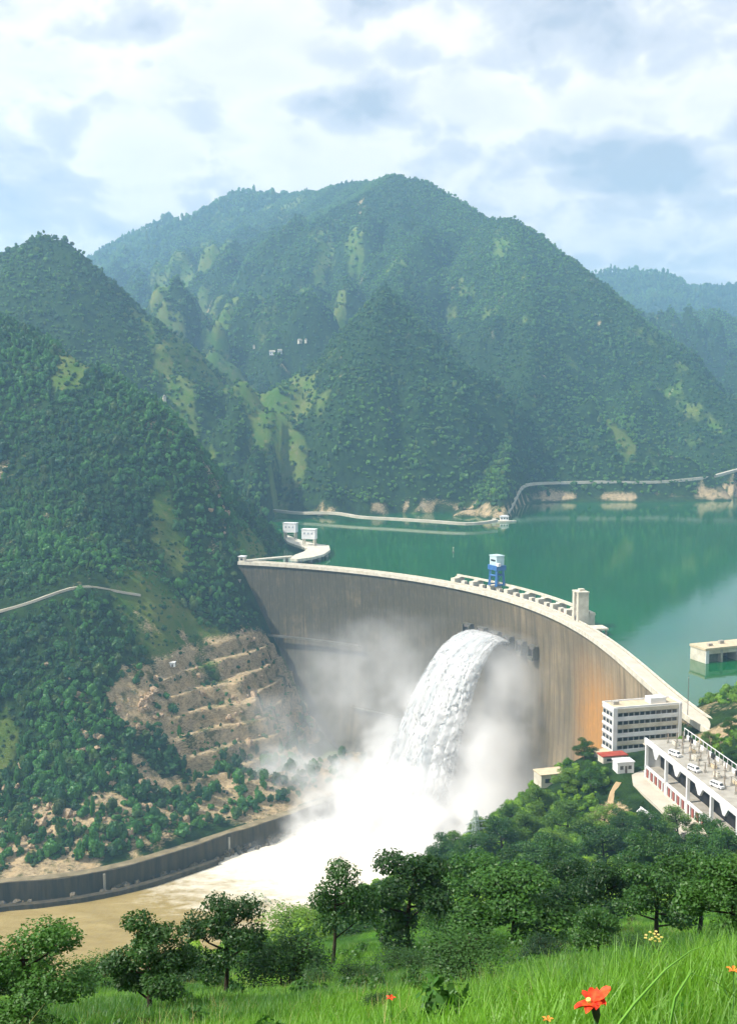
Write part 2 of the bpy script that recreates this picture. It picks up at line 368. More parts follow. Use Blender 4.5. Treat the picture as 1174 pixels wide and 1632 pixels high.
def grid_tile(name, x0, x1, y0, y1, res, mat, hole=None, masks=None, drop=0.0):
    nx = int(round((x1 - x0) / res)) + 1; ny = int(round((y1 - y0) / res)) + 1
    xs = np.linspace(x0, x1, nx); ys = np.linspace(y0, y1, ny); gx, gy = np.meshgrid(xs, ys)
    z = H(gx, gy) - drop
    co = np.stack([gx, gy, z], -1).reshape(-1, 3)
    i = np.arange(nx - 1)[None] + nx * np.arange(ny - 1)[:, None]
    q = np.stack([i, i + 1, i + 1 + nx, i + nx], -1).reshape(-1, 4)
    if hole is not None:
        cx = co[q].mean(1); keep = ~((cx[:, 0] > hole[0]) & (cx[:, 0] < hole[1]) & (cx[:, 1] > hole[2]) & (cx[:, 1] < hole[3])); q = q[keep]
    me = bpy.data.meshes.new(name)
    me.vertices.add(len(co)); me.vertices.foreach_set('co', co.ravel())
    me.loops.add(len(q) * 4); me.loops.foreach_set('vertex_index', q.ravel().astype(np.int32))
    me.polygons.add(len(q)); me.polygons.foreach_set('loop_start', np.arange(0, len(q) * 4, 4, dtype=np.int32))
    me.polygons.foreach_set('use_smooth', np.ones(len(q), bool))
    me.update(calc_edges=True)
    if masks:
        for k, fn in masks.items():
            a = me.attributes.new(k, 'FLOAT', 'POINT'); a.data.foreach_set('value', fn(co[:, 0], co[:, 1], co[:, 2]).astype(np.float32))
    me.materials.append(mat); o = bpy.data.objects.new(name, me); C.objects.link(o); o['kind'] = 'structure'
    return o

def proj(p):                            # world -> photo pixels (arrays)
    p = np.asarray(p, float); c, s = math.cos(PITCH), math.sin(PITCH); q = p - np.array([0, 0, CAMZ])
    f = q[..., 1] * c - q[..., 2] * s; up = q[..., 1] * s + q[..., 2] * c
    return 587 + FPX * q[..., 0] / f, 816 - FPX * up / f

# what covers the ground where (world-space masks: bare rock, fields with one slope coloured as sunlit)
def blob(x, y, u, v, d, rx, ry, rot=0.0):
    c = at(u, v, d); dx = x - c[0]; dy = y - c[1]; co, si = math.cos(rot), math.sin(rot)
    return np.clip(1.6 - np.sqrt(((dx * co + dy * si) / rx) ** 2 + ((-dx * si + dy * co) / ry) ** 2) * 1.0, 0, 1)
def slope_of(x, y, e=4.0):
    return np.hypot(H(x + e, y) - H(x - e, y), H(x, y + e) - H(x, y - e)) / (2 * e)
def rock_mask(x, y, z):
    n = fbm(x / 28, y / 28, 4, 31)
    m = np.zeros_like(x)
    sc1 = np.maximum.reduce([blob(x, y, 245, 1120, 955, 34, 24), blob(x, y, 320, 1105, 1000, 26, 30), blob(x, y, 390, 1140, 1010, 36, 40)])
    m = np.maximum(m, np.clip(sc1 * 1.5 + n * 1.3 - .42, 0, 1))
    m = np.maximum(m, np.clip(blob(x, y, 420, 1210, 1000, 85, 75) * 1.1 + n * 1.2 - .55, 0, 1))
    m = np.maximum(m, np.clip(blob(x, y, 120, 1330, 830, 150, 22, .35) * 1.1 + n * 1.5 - .55, 0, 1))
    m = np.maximum(m, np.clip(blob(x, y, 240, 1240, 880, 70, 30, .5) * .9 + n * 1.6 - .85, 0, 1))
    m = np.maximum(m, np.clip(blob(x, y, 410, 1000, 1140, 28, 70, .3) * .9 + n * 1.3 - .55, 0, 1) * .8)
    m = np.maximum(m, np.clip(blob(x, y, 350, 800, 1200, 18, 70) * .9 + n * 1.2 - .6, 0, 1) * .8)
    m = np.maximum(m, np.clip(blob(x, y, 970, 1300, 480, 9, 30) + n * 1.2 - .5, 0, 1))
    m = np.maximum(m, np.clip(blob(x, y, 1160, 1190, 540, 30, 70) + n * 1.2 - .35, 0, 1))
    m = np.maximum(m, np.clip(terrace_mask(x, y) * (x < -20) * (x > -270) * (y > 840) * (y < 1140) * np.clip((-58 - z) / 12, 0, 1) * (z > -173) * (.85 + n * .9), 0, 1))
    m = np.maximum(m, np.clip(((z < -150) & (x < -60) & (y > 640)) * (.5 + n * 1.5), 0, 1))
    shoreband = np.clip((14 - np.abs(z - 4)) / 10, 0, 1) * (y > 1450) * (x > -120)
    m = np.maximum(m, np.clip(shoreband * (.75 + n * 1.2), 0, 1) * .8)
    return m
def field_sun_mask(x, y, z):
    n = fbm(x / 110 + y / 300, y / 260, 4, 51); n2 = fbm(x / 45, y / 80, 3, 57)
    m = np.clip(np.maximum.reduce([blob(x, y, 330, 540, 2800, 360, 620, .25), blob(x, y, 365, 680, 2000, 170, 330, .2) * 1.25, blob(x, y, 240, 460, 3500, 220, 360)]) + n * 1.8 + n2 * 1.8 - .80, 0, 1)  # valley fields; the middle blob also puts sunlight into the slope colour
    m2 = np.clip(n * 2.2 + n2 * 1.3 - .75, 0, 1) * (y > 1500)
    m3 = np.clip(np.maximum(blob(x, y, 250, 1000, 1040, 60, 45), blob(x, y, 330, 1040, 1060, 45, 35)) * 1.2 + n2 * .8 - .35, 0, 1) * (y < 1300)
    return np.maximum.reduce([m, m2 * .18, m3 * .8])

m_terrain, t, out = new_mat('terrain')
pp = pos_n(t); n1 = noise_n(t, pp, .02, 8, .6); n2 = noise_n(t, pp, .11, 8, .65); n3 = noise_n(t, mapping_n(t, pp, (1, 1, 3)), .35, 6, .7)
green = mix_n(t, maprange(t, n2, .35, .65), (.008, .024, .009), (.03, .07, .016))  # dark ground: shadow gaps between the trees are put into this colour
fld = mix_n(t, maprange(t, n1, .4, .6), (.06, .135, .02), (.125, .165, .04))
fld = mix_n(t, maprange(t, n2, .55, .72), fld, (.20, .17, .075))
rockc = mix_n(t, maprange(t, n3, .3, .68), (.17, .125, .07), (.58, .455, .28))
rockc = mix_n(t, maprange(t, n2, .5, .62), rockc, (.55, .41, .235))
rockc = mix_n(t, maprange(t, n3, .40, .28, 0, .85), rockc, (.05, .05, .03))
rockc = mix_n(t, maprange(t, noise_n(t, pp, .06, 6, .7), .52, .62, 0, .8), rockc, (.05, .075, .022))
nrm = t.nodes.new('ShaderNodeNewGeometry'); sp = t.nodes.new('ShaderNodeSeparateXYZ'); L(t, nrm.outputs['True Normal'], sp.inputs[0])
rk = attr_n(t, 'rock').outputs['Fac']; fd = attr_n(t, 'field').outputs['Fac']
rkf = maprange(t, math_n(t, 'ADD', rk, math_n(t, 'MULTIPLY', math_n(t, 'SUBTRACT', n3, .5), .9)), .35, .6)
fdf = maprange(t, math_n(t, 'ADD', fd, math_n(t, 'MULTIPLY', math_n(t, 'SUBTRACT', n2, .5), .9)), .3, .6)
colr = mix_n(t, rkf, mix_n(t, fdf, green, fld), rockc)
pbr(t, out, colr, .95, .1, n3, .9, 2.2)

m_meadow, t, out = new_mat('meadow_ground')
pp = pos_n(t); n1 = noise_n(t, pp, .35, 6)
pbr(t, out, mix_n(t, maprange(t, n1, .35, .65), (.02, .10, .008), (.05, .19, .012)), .95, .1, n1, .5, .2)

masks = {'rock': rock_mask, 'field': field_sun_mask}
grid_tile('meadow_ground', -132, 148, -24, 168, 1.0, m_meadow)
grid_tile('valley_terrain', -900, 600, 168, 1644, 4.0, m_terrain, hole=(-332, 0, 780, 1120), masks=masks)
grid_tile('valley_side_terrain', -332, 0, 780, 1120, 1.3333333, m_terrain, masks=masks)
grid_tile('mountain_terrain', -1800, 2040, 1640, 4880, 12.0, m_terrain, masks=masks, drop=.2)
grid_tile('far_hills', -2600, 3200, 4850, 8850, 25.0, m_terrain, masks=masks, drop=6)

# ------------------------------------------------------------------ water
m_lake, t, out = new_mat('lake_water')
pp = pos_n(t); w1 = noise_n(t, mapping_n(t, pp, (.10, .16, .1)), 1.0, 5, .6); w2 = noise_n(t, pp, .006, 3)
col = mix_n(t, maprange(t, w2, .4, .6), (.001, .085, .020), (.003, .105, .028))
pbr(t, out, col, .045, .5, w1, .16, .3)
lakep = [(-900, 1330), (-500, 1230), (-200, 1180)]
m_river, t, out = new_mat('river_water')
pp = pos_n(t); cpn = t.nodes.new('ShaderNodeVectorMath'); cpn.operation = 'DISTANCE'; L(t, pp, cpn.inputs[0]); cpn.inputs[1].default_value = (0, 905, RIVER)
flow = mapping_n(t, pp, (.035, .11, .05), rot=(0, 0, math.radians(-38)))
f1 = noise_n(t, flow, 1.0, 8, .65, .6); f2 = noise_n(t, pp, .16, 7, .7)
mud = mix_n(t, maprange(t, f1, .35, .65), (.27, .20, .07), (.37, .285, .12))
near = maprange(t, cpn.outputs['Value'], 265, 95)
fo = maprange(t, math_n(t, 'ADD', math_n(t, 'MULTIPLY', f1, .55), math_n(t, 'ADD', math_n(t, 'MULTIPLY', f2, .35), math_n(t, 'MULTIPLY', near, .62))), .64, .92)
pbr(t, out, mix_n(t, fo, mud, (.72, .67, .56)), mix_n(t, fo, (.28,) * 3, (.9,) * 3), .4, math_n(t, 'ADD', f1, f2), .7, .9)
gx, gy = np.meshgrid(np.arange(-700, 190, 4.0), np.arange(420, 1110, 4.0)); nyy, nxx = gx.shape
pd = np.hypot(gx - 0, gy - 905)
gz = RIVER + fbm(gx / 14, gy / 14, 4, 61) * (.35 + 2.2 * np.clip(1 - pd / 200, 0, 1))
iv = np.arange(nxx - 1)[None] + nxx * np.arange(nyy - 1)[:, None]
river = mobj('river', np.stack([gx, gy, gz], -1).reshape(-1, 3), np.stack([iv, iv + 1, iv + 1 + nxx, iv + nxx], -1).reshape(-1, 4), m_river, smooth=True)
river['kind'] = 'structure'

# ------------------------------------------------------------------ the dam
cpx = [(386, 897), (430, 899), (483, 903), (540, 908), (590, 914), (645, 921), (698, 929), (760, 942), (820, 958), (879, 980), (923, 1008), (966, 1041), (1010, 1073), (1054, 1107), (1091, 1136), (1115, 1164)]
cw = np.array([onz(u, v, 0)[:2] for u, v in cpx]); ss = np.concatenate([[0], np.cumsum(np.hypot(*np.diff(cw, axis=0).T))])
pxp, pyp = np.polyfit(ss, cw[:, 0], 4), np.polyfit(ss, cw[:, 1], 4); SMAX = ss[-1]
def crest(s, off=0.0):                 # off > 0 is downstream
    x, y = np.polyval(pxp, s), np.polyval(pyp, s); tx, ty = np.polyval(np.polyder(pxp), s), np.polyval(np.polyder(pyp), s)
    l = np.hypot(tx, ty); return x + ty / l * off, y - tx / l * off
def crest_ang(s): return math.atan2(np.polyval(np.polyder(pyp), s), np.polyval(np.polyder(pxp), s))
_sg = np.linspace(-10, SMAX + 10, 1500); _ug = proj(np.stack([*crest(_sg), 0 * _sg], -1))[0]
def s_of(u): return float(np.interp(u, _ug, _sg))
def sweep(name, s0, s1, o0, o1, z0, z1, mat, parent=None, n=None, step=5.0):
    n = n or max(2, int((s1 - s0) / step) + 1); S = np.linspace(s0, s1, n); v = []; f = []
    for s in S:
        for o, z in ((o0, z0), (o1, z0), (o1, z1), (o0, z1)):
            x, y = crest(s, o); v.append((x, y, z))
    for i in range(n - 1):
        for j in range(4): f.append((4 * i + j, 4 * i + (j + 1) % 4, 4 * i + 4 + (j + 1) % 4, 4 * i + 4 + j))
    f += [(3, 2, 1, 0), tuple(4 * (n - 1) + k for k in range(4))]
    return mobj(name, v, f, mat, parent)

m_dam, t, out = new_mat('dam_concrete')
sa = attr_n(t, 'arc').outputs['Fac']; da = attr_n(t, 'depth').outputs['Fac']
cmb = t.nodes.new('ShaderNodeCombineXYZ'); L(t, sa, cmb.inputs[0]); L(t, da, cmb.inputs[1])
v_st = noise_n(t, mapping_n(t, cmb.outputs[0], (.16, .012, 1)), 1.0, 7, .65)
v_bl = noise_n(t, mapping_n(t, cmb.outputs[0], (.018, .022, 1)), 1.0, 6, .6)
v_fi = noise_n(t, mapping_n(t, cmb.outputs[0], (.5, .10, 1)), 1.0, 6, .7)
con = mix_n(t, maprange(t, v_bl, .38, .62), (.40, .315, .205), (.25, .20, .135))
con = mix_n(t, maprange(t, v_st, .44, .64, 0, .85), con, (.15, .125, .09))
moss_shade = math_n(t, 'MULTIPLY', maprange(t, sa, 600, 250), maprange(t, math_n(t, 'ADD', v_bl, math_n(t, 'MULTIPLY', v_st, .6)), .22, .72))
con = mix_n(t, math_n(t, 'MULTIPLY', moss_shade, .92, True), con, (.072, .068, .048))  # left part darkened: moss and shade are both put into the colour
con = mix_n(t, maprange(t, v_fi, .5, .75, 0, .5), con, (.22, .19, .14))
st1 = math_n(t, 'MULTIPLY', maprange(t, math_n(t, 'ADD', da, math_n(t, 'MULTIPLY', v_st, 70)), 46, 84), maprange(t, math_n(t, 'ABSOLUTE', math_n(t, 'SUBTRACT', math_n(t, 'ADD', sa, math_n(t, 'MULTIPLY', v_bl, 60)), s_of(952) + 30)), 66, 18))
con = mix_n(t, math_n(t, 'MULTIPLY', st1, maprange(t, v_fi, .3, .6, .45, .95)), con, (.52, .255, .07))
lift = t.nodes.new('ShaderNodeTexBrick'); L(t, mapping_n(t, cmb.outputs[0], (.05, .333, 1)), lift.inputs['Vector']); lift.inputs['Scale'].default_value = 1; lift.inputs['Mortar Size'].default_value = .022
lift.offset = 0
lift.inputs['Color1'].default_value = (1, 1, 1, 1); lift.inputs['Color2'].default_value = (.93, .93, .93, 1); lift.inputs['Mortar'].default_value = (.62, .62, .62, 1)
con = mix_n(t, .8, con, lift.outputs[0], 'MULTIPLY')
pbr(t, out, con, .9, .2, v_fi, .35, .6)

m_conc = simple('pale_concrete', (.66, .62, .52), (.50, .46, .37), .25, .9, .2)
m_conc2 = simple('grey_concrete', (.42, .40, .35), (.30, .28, .24), .2, .9, .2)
m_road = simple('concrete_road', (.56, .52, .43), (.46, .42, .34), .08, .9, .2)
m_dark = simple('dark_recess', (.03, .03, .035), (.02, .02, .02), .3, .7, .2)  # near-black stands in for shade inside openings; wheels and cabinets share it
m_wet = simple('wet_concrete', (.13, .125, .10), (.08, .08, .065), .3, .6, .4)
m_white = simple('white_paint', (.80, .80, .80), (.66, .67, .68), .2, .6, .3)
m_steel = simple('dark_steel', (.10, .10, .11), (.16, .12, .09), .4, .6, .4)
m_blue = simple('blue_steel', (.05, .17, .42), (.035, .12, .33), .3, .45, .4)
m_pale = simple('pale_cab', (.55, .70, .72), (.45, .60, .63), .3, .5, .4)
m_glass = simple('window_glass', (.025, .03, .04), (.05, .055, .06), .15, .12, .6)
m_red = simple('red_roof', (.40, .075, .045), (.28, .05, .035), .6, .8, .2)
m_tan = simple('tan_roof', (.60, .50, .34), (.48, .40, .28), .3, .9, .2)

dam = thing('arch_dam', (0, 0, 0), 'huge curved concrete arch dam holding back the green lake', 'dam')
ns, nd = 150, 34; S = np.linspace(-6, SMAX + 4, ns); depth = np.concatenate([[0, 2.4, 2.45], np.linspace(6, 222, nd - 3)])
def foff(d):                            # downstream face, slightly bellied
    q = d / 222.0; return np.where(d < 2.42, 0.0, -1.4 - 16 * q * (1 - q) * 1.2 + 10 * q ** 2)
v = []; f = []; arc = []; dep = []
for s in S:
    for d in depth: x, y = crest(s, float(foff(d))); v.append((x, y, -d)); arc.append(s); dep.append(d)
    for o, z in ((-11.5, -200.0), (-11.5, 0.0)): x, y = crest(s, o); v.append((x, y, z)); arc.append(s); dep.append(-z)
m = nd + 2
for i in range(ns - 1):
    for j in range(m): a = i * m + j; b = i * m + (j + 1) % m; f.append((a, b, b + m, a + m))
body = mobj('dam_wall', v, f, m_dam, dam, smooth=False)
for nm, ar in (('arc', arc), ('depth', dep)):
    a = body.data.attributes.new(nm, 'FLOAT', 'POINT'); a.data.foreach_set('value', np.array(ar, np.float32))
body.data.polygons.foreach_set('use_smooth', [False] * len(body.data.polygons))
sweep('crest_road', -4, SMAX + 2, -10.4, -1.1, .004, .16, m_road, dam)
sweep('parapet', -6, SMAX + 4, -.9, .25, -2.2, 1.25, m_conc, dam)
sweep('parapet', -6, SMAX + 4, -11.9, -10.9, -2.2, 1.15, m_conc, dam)
led = sweep('inspection_walkway', s_of(428), s_of(575), 1.2, 4.2, -76.2, -74.5, m_wet, dam)
s0, s1 = s_of(428), s_of(575)
sweep('walkway_rail', s0, s1, 3.8, 4.0, -73.4, -73.2, m_steel, led)
for k in range(16):
    s = s0 + (s1 - s0) * k / 15; x, y = crest(s, 3.9); MB().bar((x, y, -74.6), (x, y, -73.3), .12).build('rail_post', m_steel, led)
sweep('inspection_walkway', s_of(560), s_of(700), 0.2, 2.4, -141, -139.7, m_wet, dam)
# surface spillway: piers, gates and bridge deck on the lake side of the road
sA, sB = s_of(706), s_of(897); npier = 9
for k in range(npier):
    s = sA + (sB - sA) * k / (npier - 1)
    p = sweep('spillway_pier', s - 2.6, s + 2.6, -25, -12.2, -28, 4.4, m_conc, dam, 2)
    sweep('pier_cap', s - 3.1, s + 3.1, -25.4, -18, 4.404, 5.3, m_conc, p, 2)
for k in range(npier - 1):
    a = sA + (sB - sA) * k / (npier - 1) + 2.75; b = sA + (sB - sA) * (k + 1) / (npier - 1) - 2.75
    g = sweep('spillway_gate', a, b, -19.8, -19, -26, 1.0, m_steel, dam, 3)
    sweep('gate_beam', a, b, -18.9, -18.3, -2.0, -1.2, simple('rust_red_steel', (.30, .10, .06), (.2, .08, .05), .5) if k == 0 else bpy.data.materials['rust_red_steel'], g, 3)
    sweep('hoist_cover', (a * .62 + b * .38), (a * .38 + b * .62), -17.0, -13.2, .5, 3.2, m_conc, dam, 2)
dk = sweep('bridge_deck', sA - 3, sB + 3, -25.2, -20.3, 5.32, 6.3, m_conc, dam)
sweep('bridge_rail', sA - 3, sB + 3, -20.7, -20.4, 6.31, 7.3, m_conc, dk)
# mid-level outlets
sO0, sO1 = s_of(733), s_of(858); nout = 6
for k in range(nout):
    s = sO0 + (sO1 - sO0) * (k + .5) / nout
    fr = sweep('outlet_block', s - 5.4, s + 5.4, -2.8, .9, -33.0, -31.6, m_wet, dam, 2)
    for e in (-1, 1):
        sweep('outlet_side_wall', s + e * 4.7 - .6, s + e * 4.7 + .6, -3.0, 2.2, -42, -33.02, m_wet, fr, 2)
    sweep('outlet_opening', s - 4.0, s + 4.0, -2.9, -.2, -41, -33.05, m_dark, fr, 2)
    sweep('outlet_sill', s - 4.0, s + 4.0, -2.5, 2.6, -43.5, -41.05, m_wet, fr, 2)
    sweep('radial_gate', s - 3.8, s + 3.8, .3, 1.0, -35.0, -33.1, m_steel, fr, 2)

# lake sheet up to the dam
Sg = np.linspace(-5, SMAX + 3, 60); lk = [(*crest(s, -8.0), LAKE) for s in Sg]
lk = [(-1200, 1500, LAKE), (-600, 1260, LAKE), (-200, 1185, LAKE)] + lk + [(230, 555, LAKE), (420, 520, LAKE), (3400, 520, LAKE), (3400, 5200, LAKE), (-1200, 5200, LAKE)]
lake = mobj('lake', lk, [tuple(range(len(lk)))], m_lake); lake['kind'] = 'structure'

# ------------------------------------------------------------------ spillway water and spray
m_jet, t, out = new_mat('white_water')
al = attr_n(t, 'along').outputs['Fac']; ac = attr_n(t, 'across').outputs['Fac']
cmb = t.nodes.new('ShaderNodeCombineXYZ'); L(t, ac, cmb.inputs[0]); L(t, al, cmb.inputs[1])
a1 = noise_n(t, mapping_n(t, cmb.outputs[0], (.55, .018, 1)), 1.0, 8, .68, .15); a2 = noise_n(t, mapping_n(t, cmb.outputs[0], (1.3, .05, 1)), 1.0, 6, .7)
wcol = mix_n(t, maprange(t, a1, .40, .57), (.68, .72, .74), (.97, .97, .97))
dfs = t.nodes.new('ShaderNodeBsdfDiffuse'); L(t, wcol, dfs.inputs[0]); trl = t.nodes.new('ShaderNodeBsdfTranslucent'); L(t, wcol, trl.inputs[0])
bpn = t.nodes.new('ShaderNodeBump'); bpn.inputs['Strength'].default_value = .55; bpn.inputs['Distance'].default_value = 1.3; L(t, math_n(t, 'ADD', a1, math_n(t, 'MULTIPLY', a2, .6)), bpn.inputs['Height']); L(t, bpn.outputs[0], dfs.inputs['Normal'])
mxs = t.nodes.new('ShaderNodeMixShader'); mxs.inputs[0].default_value = .4; L(t, dfs.outputs[0], mxs.inputs[1]); L(t, trl.outputs[0], mxs.inputs[2]); L(t, mxs.outputs[0], out.inputs[0])
NT, NA = 150, 150
def jet():
    """the merged jets: a ragged, streaked body following the ballistic fall"""
    s = sO0 + (sO1 - sO0) * .43; x0, y0 = crest(s, 4.0); x1, y1 = crest(s, 5.0); dx, dy = x1 - x0, y1 - y0; px, py = -dy, dx
    V = []; AL = []; AC = []
    J, I = np.meshgrid(np.arange(NA), np.arange(NT)); A_ = 2 * math.pi * J / NA; TM = 6.6 * (I / (NT - 1)) ** .9
    cross = np.cos(A_)                                             # -1 .. 1 across the body
    lobes = np.abs(np.sin((cross * 2.5 + .5) * math.pi)) ** .6    # the separate outlets still read at the top
    fine = fbm(J * .9, I * .03, 4, 71, .6); mid = fbm(J * .28 + 3, I * .025, 3, 75); rag = fbm(J * .35, I * .45, 3, 79)
    for i in range(NT):
        for j in range(NA):
            tm = TM[i, j]; c_ = cross[i, j]; sp0 = 14.2 - 1.6 * c_ + .8 * mid[i, j]; up = 4.6 + .8 * c_ + 1.0 * (lobes[i, j] - .5)
            cx = x0 + dx * sp0 * tm; cy = y0 + dy * sp0 * tm; cz = -36 + up * tm - 4.905 * tm * tm
            vz = up - 9.81 * tm; ln = math.hypot(sp0, vz); nx, nz = -vz / ln, sp0 / ln
            w = (25 + 1.9 * tm) * (1 + .05 * tm * .4 * rag[i, j]); fl = min(1, tm / 3.5)
            th = (2.2 + 2.4 * tm) * (lobes[i, j] * (1 - fl) + fl) * (1 + .35 * mid[i, j]) + (.5 + .5 * tm) * fine[i, j]
            ww = w * c_; tt = th * math.sin(A_[i, j])
            V.append((cx + px * ww + dx * nx * tt, cy + py * ww + dy * nx * tt, cz + nz * tt)); AL.append(ln * tm * .6); AC.append(j * .8)
    F = []
    for i in range(NT - 1):
        for j in range(NA): F.append((i * NA + j, i * NA + (j + 1) % NA, (i + 1) * NA + (j + 1) % NA, (i + 1) * NA + j))
    return V, F, AL, AC
VV, FF, A1, A2 = jet(); VV = list(VV)
# torn streaks of water round the jets, drawn out along the fall
rj = np.random.default_rng(5)
for _ in range(26000):
    b = int(rj.integers(NT * NA - NA)) if _ % 3 else int(rj.integers(NT - 1)) * NA + int(rj.choice([0, NA // 2])) 
    p0 = np.array(VV[b]); p1 = np.array(VV[b + NA]); fl_ = p1 - p0; fl_ /= np.linalg.norm(fl_) + 1e-6; fall = (-30 - p0[2]) / 160
    wd = rj.uniform(.12, .45) * (.7 + 1.2 * max(0, fall)); ln_ = wd * rj.uniform(4, 14)
    q = p0 + rj.normal(size=3) * (.35 + 2.4 * max(0, fall) * rj.random()); o = len(VV); e = np.cross(fl_, rj.normal(size=3)); e /= np.linalg.norm(e); g = np.cross(fl_, e)
    VV += [tuple(q - fl_ * ln_ * .5), tuple(q + e * wd), tuple(q - e * wd * .5 + g * wd * .8), tuple(q + fl_ * ln_ * .5 - e * wd * .3)]; FF += [(o, o + 1, o + 2), (o + 3, o + 2, o + 1), (o, o + 2, o + 3), (o, o + 3, o + 1)]
    A1 += [A1[b]] * 4; A2 += [A2[b]] * 4
jets = mobj('spillway_water', VV, FF, m_jet, smooth=True)
for nm, ar in (('along', A1), ('across', A2)):
    a = jets.data.attributes.new(nm, 'FLOAT', 'POINT'); a.data.foreach_set('value', np.array(ar, np.float32))
tag(jets, 'white water jets shooting from the outlets in the dam wall', 'water', kind='stuff')

m_mist, t, out = new_mat('spray_mist')
pp = pos_n(t); wn2 = t.nodes.new('ShaderNodeTexNoise'); wn2.inputs['Scale'].default_value = .024; wn2.inputs['Detail'].default_value = 3.5; wn2.inputs['Roughness'].default_value = .6; L(t, pp, wn2.inputs['Vector'])
warp = t.nodes.new('ShaderNodeVectorMath'); warp.operation = 'MULTIPLY_ADD'; L(t, wn2.outputs['Color'], warp.inputs[0]); warp.inputs[1].default_value = (70, 70, 70); L(t, pp, warp.inputs[2])
wp = t.nodes.new('ShaderNodeVectorMath'); wp.operation = 'SUBTRACT'; L(t, warp.outputs[0], wp.inputs[0]); wp.inputs[1].default_value = (35, 35, 35); wpos = wp.outputs[0]
puff = wn2.outputs[0]
def gblob(c, r, amp):
    mp = mapping_n(t, wpos, tuple(1 / q for q in r), tuple(-a / q for a, q in zip(c, r)))
    ln = t.nodes.new('ShaderNodeVectorMath'); ln.operation = 'LENGTH'; L(t, mp, ln.inputs[0])
    return math_n(t, 'MULTIPLY', maprange(t, ln.outputs['Value'], 1.0, .15, 0, 1, True), amp)
MIST = [((30, 925, -180), (85, 88, 64), .17), ((-30, 890, -190), (95, 85, 26), .08), ((88, 885, -155), (75, 95, 85), .045), ((-60, 960, -176), (75, 70, 40), .045),
        ((115, 905, -80), (45, 65, 90), .020), ((10, 985, -100), (105, 90, 110), .0075), ((-80, 990, -150), (75, 75, 60), .009), ((70, 800, -185), (85, 85, 48), .16), ((45, 935, -120), (45, 38, 60), .05)]
tot = None
for c, r, a in MIST:
    g = gblob(c, r, a); tot = g if tot is None else math_n(t, 'ADD', tot, g)
dn = math_n(t, 'MULTIPLY', tot, maprange(t, puff, .37, .62, .03, 1.7))
vp = t.nodes.new('ShaderNodeVolumePrincipled'); vp.inputs['Color'].default_value = (1, 1, 1, 1); vp.inputs['Anisotropy'].default_value = .0
L(t, dn, vp.inputs['Density']); L(t, vp.outputs[0], out.inputs['Volume'])
try: m_mist.cycles.volume_step_rate = .8
except Exception: pass
mist = MB().box((10, 905, -110), (330, 340, 172)).build('spray_mist', m_mist)
tag(mist, 'white spray drifting up from the plunge pool below the dam', 'mist', kind='stuff')

# ------------------------------------------------------------------ haze
m_haze, t, out = new_mat('haze_air')
vp = t.nodes.new('ShaderNodeVolumePrincipled'); vp.inputs['Color'].default_value = (.40, .70, 1.0, 1); vp.inputs['Density'].default_value = 1.35e-4; vp.inputs['Anisotropy'].default_value = .2
L(t, vp.outputs[0], out.inputs['Volume'])
haze = MB().box((0, 4600, 445), (8400, 9800, 1730)).build('haze', m_haze); tag(haze, 'thin blue haze hanging between the mountains', 'haze', kind='stuff')

# ------------------------------------------------------------------ roads, walls and other built ground
def ribbon(name, pts, width, mat, lift=.3, wall=0.0, side=0, parent=None, kind='structure'):
    """road slab along a polyline; wall > 0 carries the slab edge down as a retaining wall"""
    pts = np.array(pts, float); d = np.gradient(pts[:, :2], axis=0); d /= np.linalg.norm(d, axis=1)[:, None] + 1e-9
    nn = np.stack([d[:, 1], -d[:, 0]], 1); v = []; f = []; n = len(pts)
    for i in range(n):
        a = pts[i, :2] - nn[i] * width / 2; b = pts[i, :2] + nn[i] * width / 2; z = pts[i, 2] + lift
        v += [(*a, z - .8 - wall), (*b, z - .8 - wall), (*b, z), (*a, z)]
    for i in range(n - 1):
        for j in range(4): f.append((4 * i + j, 4 * i + (j + 1) % 4, 4 * i + 4 + (j + 1) % 4, 4 * i + 4 + j))
    f += [(3, 2, 1, 0), tuple(4 * (n - 1) + k for k in range(4))]
    o = mobj(name, v, f, mat, parent)
    if parent is None: o['kind'] = kind
    return o
def resample(p, step):
    p = np.array(p, float); s = np.concatenate([[0], np.cumsum(np.linalg.norm(np.diff(p, axis=0), axis=1))]); n = max(3, int(s[-1] / step))
    q = np.linspace(0, s[-1], n); r = np.stack([np.interp(q, s, p[:, k]) for k in range(p.shape[1])], 1)
    for _ in range(3):
        r[1:-1] = (r[:-2] + 2 * r[1:-1] + r[2:]) / 4
    return r
# road along the far shore, climbing over the point
far1 = resample([onz(u, v, z) for u, v, z in [(436, 812, 3), (480, 817, 3), (520, 815, 5), (545, 817, 5), (570, 823, 3), (620, 825, 3), (700, 830, 3), (745, 834, 2), (772, 832, 2), (790, 828, 3)]], 12)
ribbon('shore_road', far1, 6.5, m_road, .3, 3)
far2 = [p_ for p_ in (pick(u, v, 1350) for u, v in [(802, 824), (812, 810), (820, 794), (828, 778), (838, 771), (870, 769), (910, 768), (960, 767), (1010, 768), (1060, 767), (1100, 763), (1130, 760), (1174, 748), (1230, 735)]) if p_ is not None and p_[1] < 2300]
ribbon('shore_road', resample(far2, 12), 6.0, m_road, 1.2, 4)
# lane crossing the left hillside
lane = []
for u, v in [(-40, 985), (0, 974), (30, 966), (60, 956), (90, 944), (115, 935), (135, 932), (160, 936), (190, 943), (222, 948)]:
    q = pick(u, v, 500); lane.append(q)
ribbon('hillside_lane', resample(lane, 8), 5.5, m_road, .9, 1.5)
